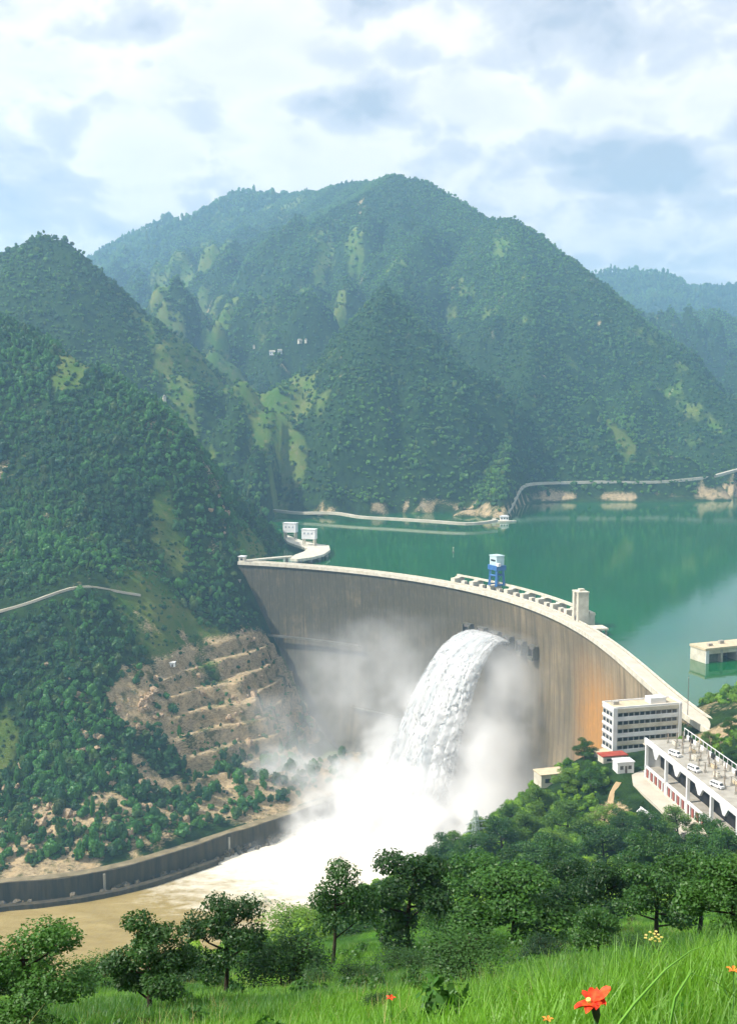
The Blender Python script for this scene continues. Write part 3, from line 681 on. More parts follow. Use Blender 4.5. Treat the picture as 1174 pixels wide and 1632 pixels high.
# river road on its wall
riv = resample([onz(u, v, -173.5) for u, v in [(-160, 1435), (-60, 1415), (0, 1404), (80, 1398), (150, 1388), (220, 1372), (300, 1347), (360, 1328), (420, 1308), (480, 1288), (550, 1264)]], 8)
m_wall, t, out = new_mat('stained_wall')
pp = pos_n(t); q1 = noise_n(t, mapping_n(t, pp, (.3, .3, .03)), 1, 6, .65); q2 = noise_n(t, pp, .05, 5)
pbr(t, out, mix_n(t, maprange(t, q1, .35, .65), (.085, .07, .045), (.035, .032, .024)), .9, .2, q1, .4, .5)
m_earth = simple('dirt_road', (.27, .225, .14), (.15, .125, .075), .12, .95, .1)
ribbon('river_road', riv, 8, m_earth, .3, 0)
rw = riv.copy(); d = np.gradient(riv[:, :2], axis=0); d /= np.linalg.norm(d, axis=1)[:, None]; nrm2 = np.stack([d[:, 1], -d[:, 0]], 1)
rw[:, :2] += nrm2 * (4.8 + 1.4 * fbm(np.arange(len(rw)) * .35, np.zeros(len(rw)), 3, 201))[:, None]; wall_n, wall_d = nrm2.copy(), d.copy(); rw[:, 2] += .9 * fbm(np.arange(len(rw)) * .5, np.ones(len(rw)), 2, 203)
wl = ribbon('retaining_wall', rw, 1.6, m_wall, .5, 22); del wl['kind']; tag(wl, 'long stained concrete retaining wall between the river road and the brown river', 'wall')
for k in range(4, len(rw) - 2, 13):                       # buttresses
    a = math.atan2(d[k, 1], d[k, 0]); MB().box((rw[k, 0] + nrm2[k, 0] * 1.3, rw[k, 1] + nrm2[k, 1] * 1.3, -184), (1.6, 1.3, 18), a).build('buttress', m_conc2, wl)
lb2 = rw.copy(); lb2[:, :2] += nrm2 * 7; lb2[:, 2] = -186.5
i0 = len(lb2) // 3
lw = ribbon('toe_ledge', lb2[max(0, i0 - 8):i0 + 14], 5, m_wall, 0, 6); del lw['kind']; tag(lw, 'low concrete ledge at the foot of the river wall', 'ledge')
sill = MB()
c = onz(372, 1362, RIVER)
for k in range(9):
    sill.box((c[0] - 4 + k * 3.2, c[1] + 9 - k * 3.6, RIVER + .6 + .25 * math.sin(k * 2.1)), (7 + k % 3, 6, 2.4), -.8 + .13 * (k % 4), .8)
# apron and yard beside the office block
def slab(name, px, z, th, mat, kind='structure'):
    p = [onz(u, v, z) for u, v in px]; n = len(p); v = [(a[0], a[1], z - th) for a in p] + [(a[0], a[1], z) for a in p]
    f = [tuple(range(n - 1, -1, -1)), tuple(range(n, 2 * n))] + [(i, (i + 1) % n, n + (i + 1) % n, n + i) for i in range(n)]
    o = mobj(name, v, f, mat)
    if kind: o['kind'] = kind
    return o
slab('yard_pavement', [(958, 1197), (1000, 1190), (1120, 1180), (1130, 1330), (1088, 1330), (1078, 1316), (1030, 1270), (1008, 1250), (1004, 1222), (985, 1222)], -10.2, 3.0, m_road)
path = []
for u, v in [(985, 1248), (975, 1262), (970, 1280), (972, 1300), (966, 1322), (958, 1338)]: path.append(pick(u, v, 300))
ribbon('footpath', resample(path, 4), 2.6, simple('earth_path', (.46, .34, .20), (.36, .26, .15), .3, .95, .1), .5)

# ------------------------------------------------------------------ dam-top things
def on_crest(s, off, z=.16): x, y = crest(s, off); return (x, y, z)
s = s_of(768)
cr = thing('gantry_crane', on_crest(s, -16, 5.0), 'tall blue gantry crane with a pale cabin standing over the spillway gates', 'crane', rz=crest_ang(s))
for ax in (-5, 5):
    for ay in (-4.5, 4.5): MB().bar((ax, ay, 0), (ax * .86, ay * .8, 17), 1.5, 1.2, 4).build('leg', m_blue, cr)
    MB().bar((ax, -4.5, 1.2), (ax, 4.5, 1.2), .7, n=4).build('bogie', m_blue, cr)
    MB().bar((ax * .95, -4.0, 3), (ax * .9, 3.7, 13), .3, n=4).build('brace', m_blue, cr)
for ay in (-4, 4): MB().bar((-4.9, ay, 9.5), (4.9, ay, 9.5), 1.0, n=4).build('cross_beam', m_blue, cr)
MB().box((0, 0, 16.6), (13.5, 10.5, 4.4)).build('platform', m_blue, cr)
mb_ = MB()
for ax in (-6.5, 6.5): mb_.bar((ax, -5, 19.4), (ax, 5, 19.4), .12)
cab = MB().box((0, 0, 22.6), (10.2, 8.4, 8.4)).box((0, 0, 27.3), (11, 9.2, .9)).build('machine_house', m_pale, cr)
MB().box((0, -4.3, 23.2), (6.5, .3, 1.6)).build('window', m_glass, cab)
MB().box((6.9, -3.5, 19.8), (3.0, 3.0, 2.8)).build('operator_cabin', m_white, cr)
MB().bar((0, -1, 17), (0, -1, 6), .18).bar((0, -1, 6.4), (0, -1, 5.0), .6, .3).build('hook', m_steel, cr)

s = s_of(896)
et = thing('lift_tower', on_crest(s, -14.5, -6), 'tall pale concrete lift tower with a grey slot at the end of the spillway', 'tower', rz=crest_ang(s))
for ax in (-4.1, 4.1): MB().box((ax, 0, 13.2), (3.6, 8.6, 30.4)).build('side_pier', m_conc, et)
MB().box((0, .5, 12.4), (4.55, 7.2, 28)).build('recessed_wall', m_conc2, et)
for k in range(5): MB().box((0, -3.2, 5 + k * 5), (1.5, .3, 2.2)).build('window', m_glass, et)
MB().box((0, 0, 28.9), (12.4, 9.2, .9)).build('roof_slab', m_conc, et)
MB().box((0, .5, 30.2), (4, 4, 1.6)).build('roof_hut', m_conc, et)
MB().box((0, -4.0, 8.0), (2.0, .6, 3.2)).build('door', m_steel, et)
s = s_of(915)
ip = thing('lake_platform', on_crest(s, -18, -6), 'small flat concrete platform jutting over the lake beside the lift tower', 'platform', rz=crest_ang(s))
MB().box((0, 0, 5.2), (13, 13, 1.4)).build('deck', m_conc, ip)
for ax in (-5, 5):
    for ay in (-5, 5): MB().bar((ax, ay, -14), (ax, ay, 4.5), .9, n=8).build('pile', m_conc2, ip)
s = s_of(391)
gh = thing('gatehouse', on_crest(s - 5, -4, .0), 'small pale gatehouse at the far left end of the dam crest', 'hut', rz=crest_ang(s))
MB().box((0, 0, 3.0), (6, 6, 6)).build('wall', m_conc, gh); MB().box((0, 0, 6.4), (7.6, 7.6, .8)).build('roof', m_white, gh); MB().box((0, -3.05, 3.4), (3, .2, 2)).build('window', m_glass, gh)
for k, (a, b) in enumerate([((352, 852, 1192), (372, 892, 1172)), ((376, 905, 1160), (386, 930, 1158))]):
    a, b = at(*a), at(*b); st = MB().bar(a, b, 1.3, n=4).build('concrete_stair', m_conc2)
    tag(st, ['steep pale stair running down the dark cliff above the dam end', 'short pale stair below the left end of the dam crest'][k], 'stair')
for k, (u, v, d) in enumerate([(365, 925, 1150), (372, 945, 1150)]):
    q = at(u, v, d); b = MB().box(q, (26, 5, 3.2), -.2).build('rock_berm', m_conc2); tag(b, ['upper concrete berm on the cliff left of the dam', 'lower concrete berm on the cliff left of the dam'][k], 'berm')

# left intake: deck on piles, access bridge, two hoist frames
it = thing('intake_platform', (0, 0, 0), 'pale curved intake deck on piles in the lake behind the dam, left end', 'platform')
dp = [(453, 857), (458, 853), (470, 857), (486, 863), (508, 867), (524, 869), (526, 876), (516, 883), (498, 888), (474, 891), (462, 890), (470, 884), (484, 879), (490, 874), (470, 868), (458, 863)]
p = [onz(u, v, 1) for u, v in dp]; n = len(p)
mobj('deck', [(a[0], a[1], -1.8) for a in p] + [(a[0], a[1], 1) for a in p], [tuple(range(n - 1, -1, -1)), tuple(range(n, 2 * n))] + [(i, (i + 1) % n, n + (i + 1) % n, n + i) for i in range(n)], m_conc, it)
for u, v in [(520, 879), (508, 884), (494, 887), (478, 889), (515, 874)]:
    q = onz(u, v, 0); MB().bar((q[0], q[1], -45), (q[0], q[1], -1.9), 2.2, n=8).build('pile', m_conc2, it)
br = resample([onz(u, v, 1) for u, v in [(386, 893), (410, 891), (440, 888), (466, 886)]], 6)
ribbon('access_bridge', br, 7, m_conc, .1, 1.0, parent=it)
for k in (4, 8, 12):
    if k < len(br): MB().bar((br[k][0], br[k][1], -40), (br[k][0], br[k][1], -.8), 1.5, n=8).build('bridge_pile', m_conc2, it)
for k, (u, v) in enumerate([(463, 858), (493, 869)]):
    q = onz(u, v, 1); h = thing('gate_hoist', (q[0], q[1], 1.0), ['left of the two white hoist houses raised on legs over the lake', 'right of the two white hoist houses raised on legs over the lake'][k], 'hoist house', 'hoist houses on the intake deck', rz=-.25)
    for ax in (-6.6, 6.6):
        for ay in (-3.6, 3.6): MB().box((ax, ay, 3.8), (1.5, 1.5, 7.6)).build('leg', m_conc, h)
    w = MB().box((0, 0, 13.4), (16.5, 9.5, 11.2)).build('hoist_room', m_white, h)
    for ax in (-4.5, 0, 4.5): MB().box((ax, -4.8, 14.5), (2.0, .2, 2.2)).build('window', simple('grey_pane', (.35, .4, .45), (.3, .33, .38)) if 'grey_pane' not in bpy.data.materials else bpy.data.materials['grey_pane'], w)
    MB().box((0, 0, 19.3), (17.5, 10.4, .6)).build('roof', m_white, h)
    MB().box((0, 0, 4.6), (12, .8, .7)).build('tie_beam', m_conc, h)

# right intake block in the lake
ib = thing('intake_block', (227, 727, LAKE), 'pale concrete intake block with a dark opening, rising from the lake at right', 'intake', rz=math.atan2(.37, .93))
MB().box((24, 8, 9.6), (49, 17, 1.6)).build('roof_slab', m_tan, ib)
MB().box((1.0, 8, -8), (2.0, 16, 33.5)).build('end_wall', m_conc, ib)
MB().box((24, 15, -8), (44, 1.2, 33.5)).build('back_wall', m_conc2, ib)
for x in (13.5, 27, 40): MB().box((x, 5, -8), (1.8, 10, 33.5)).build('column', m_conc2, ib)
MB().box((24.5, .8, 7.4), (44.9, 1.2, 2.6)).build('front_beam', m_conc, ib)
MB().box((7.4, 3, -5), (9.8, .6, 22)).build('gate', simple('green_steel', (.16, .20, .17), (.12, .15, .13)), ib)
MB().box((1.2, -.3, 4), (2.6, .5, 9)).build('corner_panel', m_white, ib)
for x, y, zz in ((8, 6, 1.6), (20, 9, 2.2), (33, 5, 1.5)): MB().box((x, y, 10.4 + zz / 2), (3.4, 2.4, zz)).build('roof_unit', m_conc2, ib)

# dock on the far shore
q = onz(800, 832, LAKE)
dk = thing('boat_dock', (q[0], q[1], LAKE), 'pale floating dock with a small white house on the far shore point', 'dock')
n = 14; top = [(21 * math.cos(a), 6 * math.sin(a) + 3 * math.cos(a) ** 2, 2.2) for a in np.linspace(0, 2 * math.pi, n, endpoint=False)]
mobj('deck', [(a, b, -2) for a, b, c in top] + top, [tuple(range(n - 1, -1, -1)), tuple(range(n, 2 * n))] + [(i, (i + 1) % n, n + (i + 1) % n, n + i) for i in range(n)], m_conc, dk)
hs = MB().box((3, 4, 5), (12, 7, 5.6)).build('house', m_white, dk); MB().box((3, 4, 8.2), (13.5, 8.5, .8)).box((3, 4, 9.2), (8, 4, 1.2)).build('roof', m_white, hs)
for x in (-1, 3, 7): MB().box((x, .45, 5.2), (2, .15, 2.2)).build('window', m_glass, hs)
MB().box((-12, 2, 3.8), (5, 4, 3)).build('shed', m_conc, dk)
q = onz(722, 880, LAKE); by = thing('buoy', (q[0], q[1], LAKE), 'small pale buoy afloat on the green lake', 'buoy')
MB().bar((0, 0, -1), (0, 0, 1.2), 1.6, 1.3, 10).build('float', m_steel, by); MB().bar((0, 0, 1.2), (0, 0, 5), .35, .25).box((0, 0, 5.4), (1.2, 1.2, 1)).build('marker', m_conc, by)

# ------------------------------------------------------------------ office block at the right end of the dam
ZB = -10.0
ob = thing('office_building', (125.2, 549, ZB), 'white office block of five storeys beside the right end of the dam', 'building', rz=math.atan2(10, 38))
OW, OD, FH = 39.0, 12.5, 4.3
NF = 5; TOPZ = NF * FH + 1.6
MB().box((OW / 2, OD / 2, TOPZ / 2), (OW - .6, OD - .6, TOPZ)).build('wall', simple('office_wall', (.66, .65, .60), (.56, .55, .50), .2), ob)
for ax in (.9, OW - .9): MB().box((ax, -.1, TOPZ / 2 + .4), (2.4 if ax < 5 else 1.6, 1.1, TOPZ + .8)).build('corner_pier', m_white, ob)
for k in range(NF + 1): MB().box((OW / 2, .05, k * FH + .75), (OW - 4.1, .9, 2.1)).build('floor_band', m_white if k % 2 == 0 else m_conc, ob)
wf, wp_ = MB().box((0, 0, 0), (2.7, .24, 2.0)), MB().box((0, -.16, 0), (2.1, .1, 1.6))
proto_w = None
def add_window(parent, loc, rz=0):
    global proto_w
    if proto_w is None:
        w = wf.build('window', simple('window_frame', (.30, .31, .32), (.24, .25, .26)), parent); wp_.build('pane', m_glass, w); proto_w = w
    else:
        w = proto_w.copy(); C.objects.link(w); w.parent = parent
        for ch in proto_w.children: c2 = ch.copy(); C.objects.link(c2); c2.parent = w
    w.location = loc; w.rotation_euler = (0, 0, rz); return w
for k in range(NF):
    for j in range(11): add_window(ob, (4.0 + j * 3.1, .18, k * FH + 2.75))
    for j in range(3): add_window(ob, (.18, 2.6 + j * 3.7, k * FH + 2.75), -math.pi / 2)
for k in range(NF + 1): MB().box((.05, OD / 2, k * FH + .75), (.7, OD - 1.3, 1.2)).build('side_band', m_white, ob)
MB().box((OW / 2, OD / 2, TOPZ + .25), (OW - .8, OD - .8, .5)).build('roof', m_tan, ob)
for c_, z_ in (((OW / 2, .1, TOPZ + .6), (OW, .6, 1.2)), ((OW / 2, OD - .1, TOPZ + .6), (OW, .5, 1.2)), ((.1, OD / 2, TOPZ + .6), (.5, OD - .8, 1.2)), ((OW - .1, OD / 2, TOPZ + .6), (.5, OD - .8, 1.2))):
    MB().box(c_, z_).build('roof_parapet', m_white, ob)
MB().box((OW * .70, OD * .5, TOPZ + 2.0), (9, 6, 3.0)).build('stair_house', m_white, ob)
MB().box((OW * .12, OD * .6, TOPZ + 1.4), (3, 3, 1.8)).build('water_tank', m_conc2, ob)
MB().box((OW * .55, -1.6, 3.9), (9, 3.0, .4)).build('entrance_canopy', m_conc, ob)
MB().box((OW * .55, -.35, 1.6), (4.5, .3, 3.1)).build('entrance_door', m_glass, ob)

# ------------------------------------------------------------------ switchyard hall with cars on its roof
TZ, MZ, BZ = 8.0, -4.4, -10.6
fa = math.atan2(-98, 13)
hb = thing('switchyard_building', (133.2, 514, 0), 'long flat-roofed concrete hall with dark open bays and red striped doors', 'building', rz=fa)
HL, HW = 120.0, 21.0
MB().box((HL / 2, HW / 2, TZ - .9), (HL, HW, 1.8)).build('roof_slab', m_conc2, hb)
MB().box((HL / 2, -.25, TZ + .1), (HL + .6, .9, 2.4)).build('roof_edge_beam', m_white, hb)
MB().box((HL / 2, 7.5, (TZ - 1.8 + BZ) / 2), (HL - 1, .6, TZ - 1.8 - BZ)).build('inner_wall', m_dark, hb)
MB().box((.5, HW / 2, (TZ - 1.9 + BZ) / 2), (.9, HW - .4, TZ - 1.9 - BZ)).build('end_wall', m_white, hb)
MB().box((HL / 2, -.05, MZ), (HL - .2, 1.0, 1.0)).build('sill_beam', m_white, hb)
MB().box((HL / 2, 3.4, MZ - .8), (HL - 1.4, 7, .5)).build('floor_slab', m_conc2, hb)
MB().box((HL / 2, -.1, BZ + .5), (HL - .2, 1.2, 1.0)).build('plinth', m_conc, hb)
nb = 5
for k in range(nb + 1):
    x = 1.0 + k * (HL - 2) / nb
    co = MB().box((x, .1, (TZ - 1.2 + BZ) / 2), (1.3, 1.3, TZ - 1.2 - BZ)).build('column', m_white, hb)
    if k < nb:
        xm = x + (HL - 2) / nb * .5
        h = MB(); h.add([(xm - 4.2, -.35, TZ - 1.05), (xm + 4.2, -.35, TZ - 1.05), (xm + .9, -.35, TZ - 5.2), (xm - .9, -.35, TZ - 5.2), (xm - 4.2, .65, TZ - 1.05), (xm + 4.2, .65, TZ - 1.05), (xm + .9, .65, TZ - 5.2), (xm - .9, .65, TZ - 5.2)],
                  [(0, 3, 2, 1), (4, 5, 6, 7), (0, 4, 7, 3), (1, 2, 6, 5), (2, 3, 7, 6), (0, 1, 5, 4)])
        h.build('haunch', m_white, hb)
m_stripe = simple('rust_red_door', (.36, .10, .07), (.25, .08, .07), .6)
pd, pw = None, None
for k in range(46):
    x = 2.6 + k * 2.55
    if k % 2 == 0:
        o = MB().box((0, 0, 0), (1.75, .5, MZ - BZ - 1.7)).build('door', m_stripe, hb) if pd is None else pd.copy()
        if pd is None: pd = o
        else: C.objects.link(o)
    else:
        o = MB().box((0, 0, 0), (.85, .7, MZ - BZ - 1.7)).build('mullion', m_white, hb) if pw is None else pw.copy()
        if pw is None: pw = o
        else: C.objects.link(o)
    o.location = (x, .2, (MZ + BZ) / 2 + .2)
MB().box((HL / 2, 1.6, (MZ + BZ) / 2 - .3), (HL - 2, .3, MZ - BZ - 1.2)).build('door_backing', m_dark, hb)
rl = MB().box((HL / 2, HW - .4, TZ + .9), (HL, .5, 1.8)).build('roof_wall', m_white, hb)
for k in range(14):
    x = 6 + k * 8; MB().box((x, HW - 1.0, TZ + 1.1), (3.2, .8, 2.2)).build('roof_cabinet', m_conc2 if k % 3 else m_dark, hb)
def hall_pt(x, y, z=0.0): return (133.2 + math.cos(fa) * x - math.sin(fa) * y, 514 + math.sin(fa) * x + math.cos(fa) * y, z)
# white minibuses
def minibus(loc, rz, label):
    v = thing('minibus', loc, label, 'minibus', 'white minibuses on the hall roof', rz=rz)
    prof = [(-3.2, .45), (-3.25, 1.5), (-3.05, 2.45), (1.9, 2.5), (2.7, 1.55), (3.2, 1.3), (3.25, .45)]
    n = len(prof); vv = [(x, -1.0 * (.92 if z > 2 else 1), z) for x, z in prof] + [(x, 1.0 * (.92 if z > 2 else 1), z) for x, z in prof]
    mobj('body', vv, [tuple(range(n)), tuple(range(2 * n - 1, n - 1, -1))] + [(i, n + i, n + (i + 1) % n, (i + 1) % n) for i in range(n)], m_white, v)
    for y in (-1.0, 1.0):
        for x in (-2.2, -.7, .8): MB().box((x, y * .985, 1.95), (1.25, .08, .7)).build('side_window', m_glass, v)
    wsd = MB(); wsd.add([(2.0, -.85, 2.42), (2.0, .85, 2.42), (2.72, .9, 1.6), (2.72, -.9, 1.6), (1.9, -.85, 2.3), (1.9, .85, 2.3), (2.6, .9, 1.5), (2.6, -.9, 1.5)], [(0, 1, 2, 3), (7, 6, 5, 4), (0, 4, 5, 1), (2, 6, 7, 3), (1, 5, 6, 2), (0, 3, 7, 4)])
    o = wsd.build('windscreen', m_glass, v); o.location = (.03, 0, .02)
    for x in (-2.0, 2.1):
        for y in (-.95, .95): MB().bar((x, y - .12, .42), (x, y + .12, .42), .42, n=12).build('wheel', m_dark, v)
    return v
for k, (x, y, r, lb_) in enumerate([(24, 4.2, .35, 'white minibus on the hall roof, farthest from the camera'), (45, 4.0, .3, 'white minibus on the hall roof, second of the three'), (66, 5.0, .35, 'white minibus on the hall roof, nearest to the camera')]):
    minibus(hall_pt(x, y, TZ), fa + r, lb_)
# insulator posts and breakers on the roof
ORD = 'first second third fourth fifth sixth seventh eighth ninth tenth eleventh twelfth thirteenth fourteenth fifteenth sixteenth'.split()
def bushing(loc, h, lab):
    b = thing('insulator_post', loc, lab, 'insulator', 'insulator posts on the hall roof')
    MB().box((0, 0, .6), (1.1, 1.1, 1.2)).build('base', m_conc2, b)
    o = MB()
    for i in range(6): o.bar((0, 0, 1.2 + i * h / 6), (0, 0, 1.2 + (i + .8) * h / 6), .38 - .02 * i, .30 - .02 * i, 8)
    o.bar((0, 0, 1.2), (0, 0, 1.25 + h), .18, n=6).build('porcelain', m_ins, b)
    MB().bar((-.9, 0, 1.3 + h), (.9, 0, 1.3 + h), .09).build('terminal', m_steel, b)
m_ins = simple('brown_porcelain', (.22, .15, .10), (.34, .31, .26), .4, .4, .5)
for k in range(34):
    x = 5 + (k // 3) * 8.6 + random.uniform(-1, 1); y = 8.5 + (k % 3) * 4.2 + random.uniform(-.6, .6)
    bushing(hall_pt(x, y, TZ), random.uniform(2.2, 3.8), '%s insulator post from the office end, %s row on the hall roof' % (ORD[k // 3], ['front', 'middle', 'back'][k % 3]))
for k in range(9):
    x = 9 + k * 11; q = hall_pt(x, 11 + (k % 2) * 3.5, TZ)
    e = thing('breaker_unit', (q[0], q[1], TZ), '%s low switchgear unit from the office end on the hall roof' % ORD[k], 'switchgear', 'switchgear units on the hall roof', rz=fa)
    MB().box((0, 0, .9), (4.2, 1.6, 1.5)).build('cabinet', m_tan if k % 2 else m_conc, e); MB().bar((-1.9, 0, 2.0), (1.9, 0, 2.0), .45, n=8).build('tank', m_conc2, e)
# fence posts and rail along the road behind the hall
gr = thing('guard_rail', (0, 0, 0), 'white guard rail along the road behind the long hall', 'rail')
rp = [hall_pt(x, HW + 4.5, TZ + .8) for x in np.linspace(-14, 110, 30)]
m1 = MB().tube(rp, [.22] * len(rp), 5).build('rail', m_white, gr)
for q in rp[::1]: MB().bar((q[0], q[1], TZ - 3), (q[0], q[1], TZ + 1), .18).build('post', m_white, gr)
# mast by the office
q = at(1095, 1136, 580); ms = thing('mast', (q[0], q[1], -9), 'very thin grey mast between the office block and the lake', 'mast')
MB().bar((0, 0, 0), (0, 0, 31), .28, .12).build('pole', m_steel, ms); MB().box((0, 0, 31), (.5, .5, .5)).build('lamp', m_conc2, ms); MB().box((0, 0, .4), (1.2, 1.2, .8)).build('base', m_conc, ms)

# small buildings on the knoll
def hut(name, u, v, d, size, rz, label, wallm, roofm, cat='hut', eave=.8, red=None):
    q = at(u, v, d); z0 = hz(q[0], q[1]) - .6; z0 = max(z0, -10.2) if name == 'guard_hut' else z0
    h = thing(name, (q[0], q[1], z0), label, cat, rz=rz); a, b, c = size
    w = MB().box((0, 0, c / 2), (a, b, c)).build('wall', wallm, h)
    MB().box((0, 0, c + .25), (a + eave, b + eave, .5)).build('roof', roofm, h)
    for x in (-a * .25, a * .25): MB().box((x, -b / 2 - .04, c * .55), (a * .2, .1, c * .32)).build('window', m_glass, w)
    MB().box((a * .02, -b / 2 - .04, c * .36), (a * .13, .12, c * .66)).build('door', m_steel, w)
    return h
hut('pump_house', 876, 1246, 540, (14, 9, 6.5), .28, 'flat tan-roofed hut half hidden in the bushes on the knoll', m_conc, m_tan)
hut('guard_hut', 992, 1236, 522, (8.5, 6, 5.5), .2, 'small white hut with a red front at the yard edge', m_white, m_white)
hut('garage_shed', 975, 1216, 536, (13, 6, 3.6), .25, 'low red-roofed shed at the foot of the office block', m_conc, m_red)
hut('storage_shed', 960, 1204, 545, (7, 5, 3.0), .5, 'smaller low shed with a brown roof on the knoll edge', m_conc2, m_tan)
q = pick(275, 1062, 500); hh = thing('white_hut', (q[0], q[1], q[2] - .5), 'tiny white hut alone on the grassy slope above the quarry scar', 'hut')
MB().box((0, 0, 2), (5, 4.5, 4)).build('wall', m_white, hh); MB().box((0, 0, 4.2), (5.8, 5.2, .5)).build('roof', m_white, hh); MB().box((.4, -2.3, 1.5), (1.4, .1, 2.4)).build('door', m_steel, hh)
for k, (u, v, sz) in enumerate([(434, 566, 20), (446, 564, 15), (478, 548, 16), (488, 547, 13), (405, 556, 13), (262, 640, 13)]):
    q = pick(u, v, 1500)
    if q is None: continue
    lab = ['pale farmhouse, the largest of the cluster on the mountain fields', 'smaller pale farmhouse right beside the largest one', 'pale farmhouse high on the field edge, left of a pair', 'pale farmhouse high on the field edge, right of a pair', 'lone pale farmhouse left of the field cluster', 'pale farmhouse low in the side valley notch'][k]
    h = thing('farmhouse', (q[0], q[1], q[2] - 1), lab, 'house', 'farmhouses on the mountain fields', rz=k * .4)
    sz *= .62; MB().box((0, 0, 4), (sz, sz * .6, 8)).build('wall', m_white if k < 2 else m_conc, h)
    r = MB(); a, b = sz * .55, sz * .36; r.add([(-a, -b, 8), (a, -b, 8), (a, b, 8), (-a, b, 8), (-a, 0, 11.5), (a, 0, 11.5)], [(0, 1, 5, 4), (2, 3, 4, 5), (0, 4, 3), (1, 2, 5), (3, 2, 1, 0)]); r.build('roof', m_conc2, h)
    for x in (-.25, .25): MB().box((x * sz, -sz * .3 - .05, 4.5), (sz * .14, .15, 2.4)).build('window', m_glass, h)
# low white garden wall beside the yard
gw = thing('garden_wall', (0, 0, 0), 'short bent white wall on the green bank below the yard', 'wall')
pts = [pick(u, v, 300) for u, v in [(1014, 1302), (1020, 1294), (1030, 1300), (1040, 1310)]]
for k, (a, b) in enumerate(zip(pts[:-1], pts[1:])):
    mid = (a + b) / 2; MB().box((mid[0], mid[1], mid[2] + .9), (np.linalg.norm((b - a)[:2]) + .3, .5, 2.6), math.atan2(b[1] - a[1], b[0] - a[0])).build('wall_panel', m_white, gw)
# lattice pylon on the knoll
q = pick(757, 1368, 250)
py = thing('lattice_pylon', (q[0], q[1], q[2] - .5), 'pale green-grey lattice pylon standing among the knoll bushes', 'pylon', rz=.5)
m_gal = simple('galvanised_steel', (.50, .58, .56), (.42, .5, .48), .4, .5, .5)
hp = 23.0; ph = [0, 4.8, 9.4, 13.6, 17.2, 20.2, hp]; hw = [2.3, 1.9, 1.5, 1.2, .95, .75, .5]
cor = [(-1, -1), (1, -1), (1, 1), (-1, 1)]
for a, b in cor: MB().tube([(a * w, b * w, z) for z, w in zip(ph, hw)], [.16] * len(ph), 4).build('leg', m_gal, py)
for i in range(len(ph) - 1):
    bb = MB()
    for k in range(4):
        a, b = cor[k], cor[(k + 1) % 4]
        bb.bar((a[0] * hw[i], a[1] * hw[i], ph[i]), (b[0] * hw[i + 1], b[1] * hw[i + 1], ph[i + 1]), .09, n=4).bar((b[0] * hw[i], b[1] * hw[i], ph[i]), (a[0] * hw[i + 1], a[1] * hw[i + 1], ph[i + 1]), .09, n=4)
    o = bb.build('bracing', m_gal, py); o['kind'] = 'stuff'
for z, w in ((17.2, 5.5), (13.6, 6.5)): MB().bar((-w, 0, z), (0, 0, z + 1.0), .16, n=4).bar((0, 0, z + 1.0), (w, 0, z), .16, n=4).bar((-w, 0, z), (w, 0, z), .16, n=4).build('cross_arm', m_gal, py)

# ------------------------------------------------------------------ vegetation
def quads(p, n, sz, asp, r):
    n = n / np.linalg.norm(n, axis=1)[:, None]; e = np.cross(n, r.normal(size=n.shape)); e /= np.linalg.norm(e, axis=1)[:, None]; g = np.cross(n, e); sz = sz[:, None]
    V = np.stack([p - e * sz, p - g * sz * asp, p + e * sz, p + g * sz * asp], 1).reshape(-1, 3)
    return V.tolist(), np.arange(len(V)).reshape(-1, 4).tolist()
def crown_mesh(name, nleaf, lsize, seed, squash=1.0, core=True, lobes=7, conif=False):
    """unit crown (radius about 1, base at z = 0): leaf-clump faces over several lobes"""
    r = np.random.default_rng(seed); cen = []
    for i in range(lobes):
        a = r.uniform(0, 2 * math.pi); rr = r.uniform(.2, .6); cen.append((rr * math.cos(a), rr * math.sin(a), r.uniform(.45, 1.15) * squash, r.uniform(.38, .60)))
    cen.append((0, 0, 1.25 * squash, .45)); V = []; F = []
    for i in range(nleaf):
        cx, cy, cz, cr = cen[r.integers(len(cen))]
        d = r.normal(size=3); d /= np.linalg.norm(d); d[2] = abs(d[2]) * .9 + d[2] * .1 if r.random() < .6 else d[2]
        p = np.array([cx, cy, cz]) + d * cr * r.uniform(.75, 1.08) * np.array([1, 1, squash ** .5])
        nrm = d + r.normal(size=3) * .42; nrm /= np.linalg.norm(nrm); e = np.cross(nrm, r.normal(size=3)); e /= np.linalg.norm(e); g = np.cross(nrm, e)
        s = lsize * r.uniform(.6, 1.3); b = len(V)
        V += [p - e * s, p - g * s * .6, p + e * s, p + g * s * .6]; F.append((b, b + 1, b + 2, b + 3))
    if core:
        for cx, cy, cz, cr in cen:
            b = len(V); k = cr * .82
            for th, n in ((.0, 1), (1.05, 5), (2.1, 5), (3.14, 1)):
                for j in range(n):
                    a = 2 * math.pi * j / n + th; V.append(np.array([cx + k * math.sin(th) * math.cos(a), cy + k * math.sin(th) * math.sin(a), cz + k * math.cos(th) * squash]))
            for j in range(5):
                F += [(b, b + 1 + j, b + 1 + (j + 1) % 5), (b + 1 + j, b + 6 + j, b + 6 + (j + 1) % 5, b + 1 + (j + 1) % 5), (b + 11, b + 6 + (j + 1) % 5, b + 6 + j)]
    me = bpy.data.meshes.new(name); me.from_pydata([tuple(map(float, v)) for v in V], [], F); me.update(); return me
def proto(me, mat):
    me.materials.append(mat); return bpy.data.objects.new('proto_' + me.name, me)    # not linked: only a source for the scatters
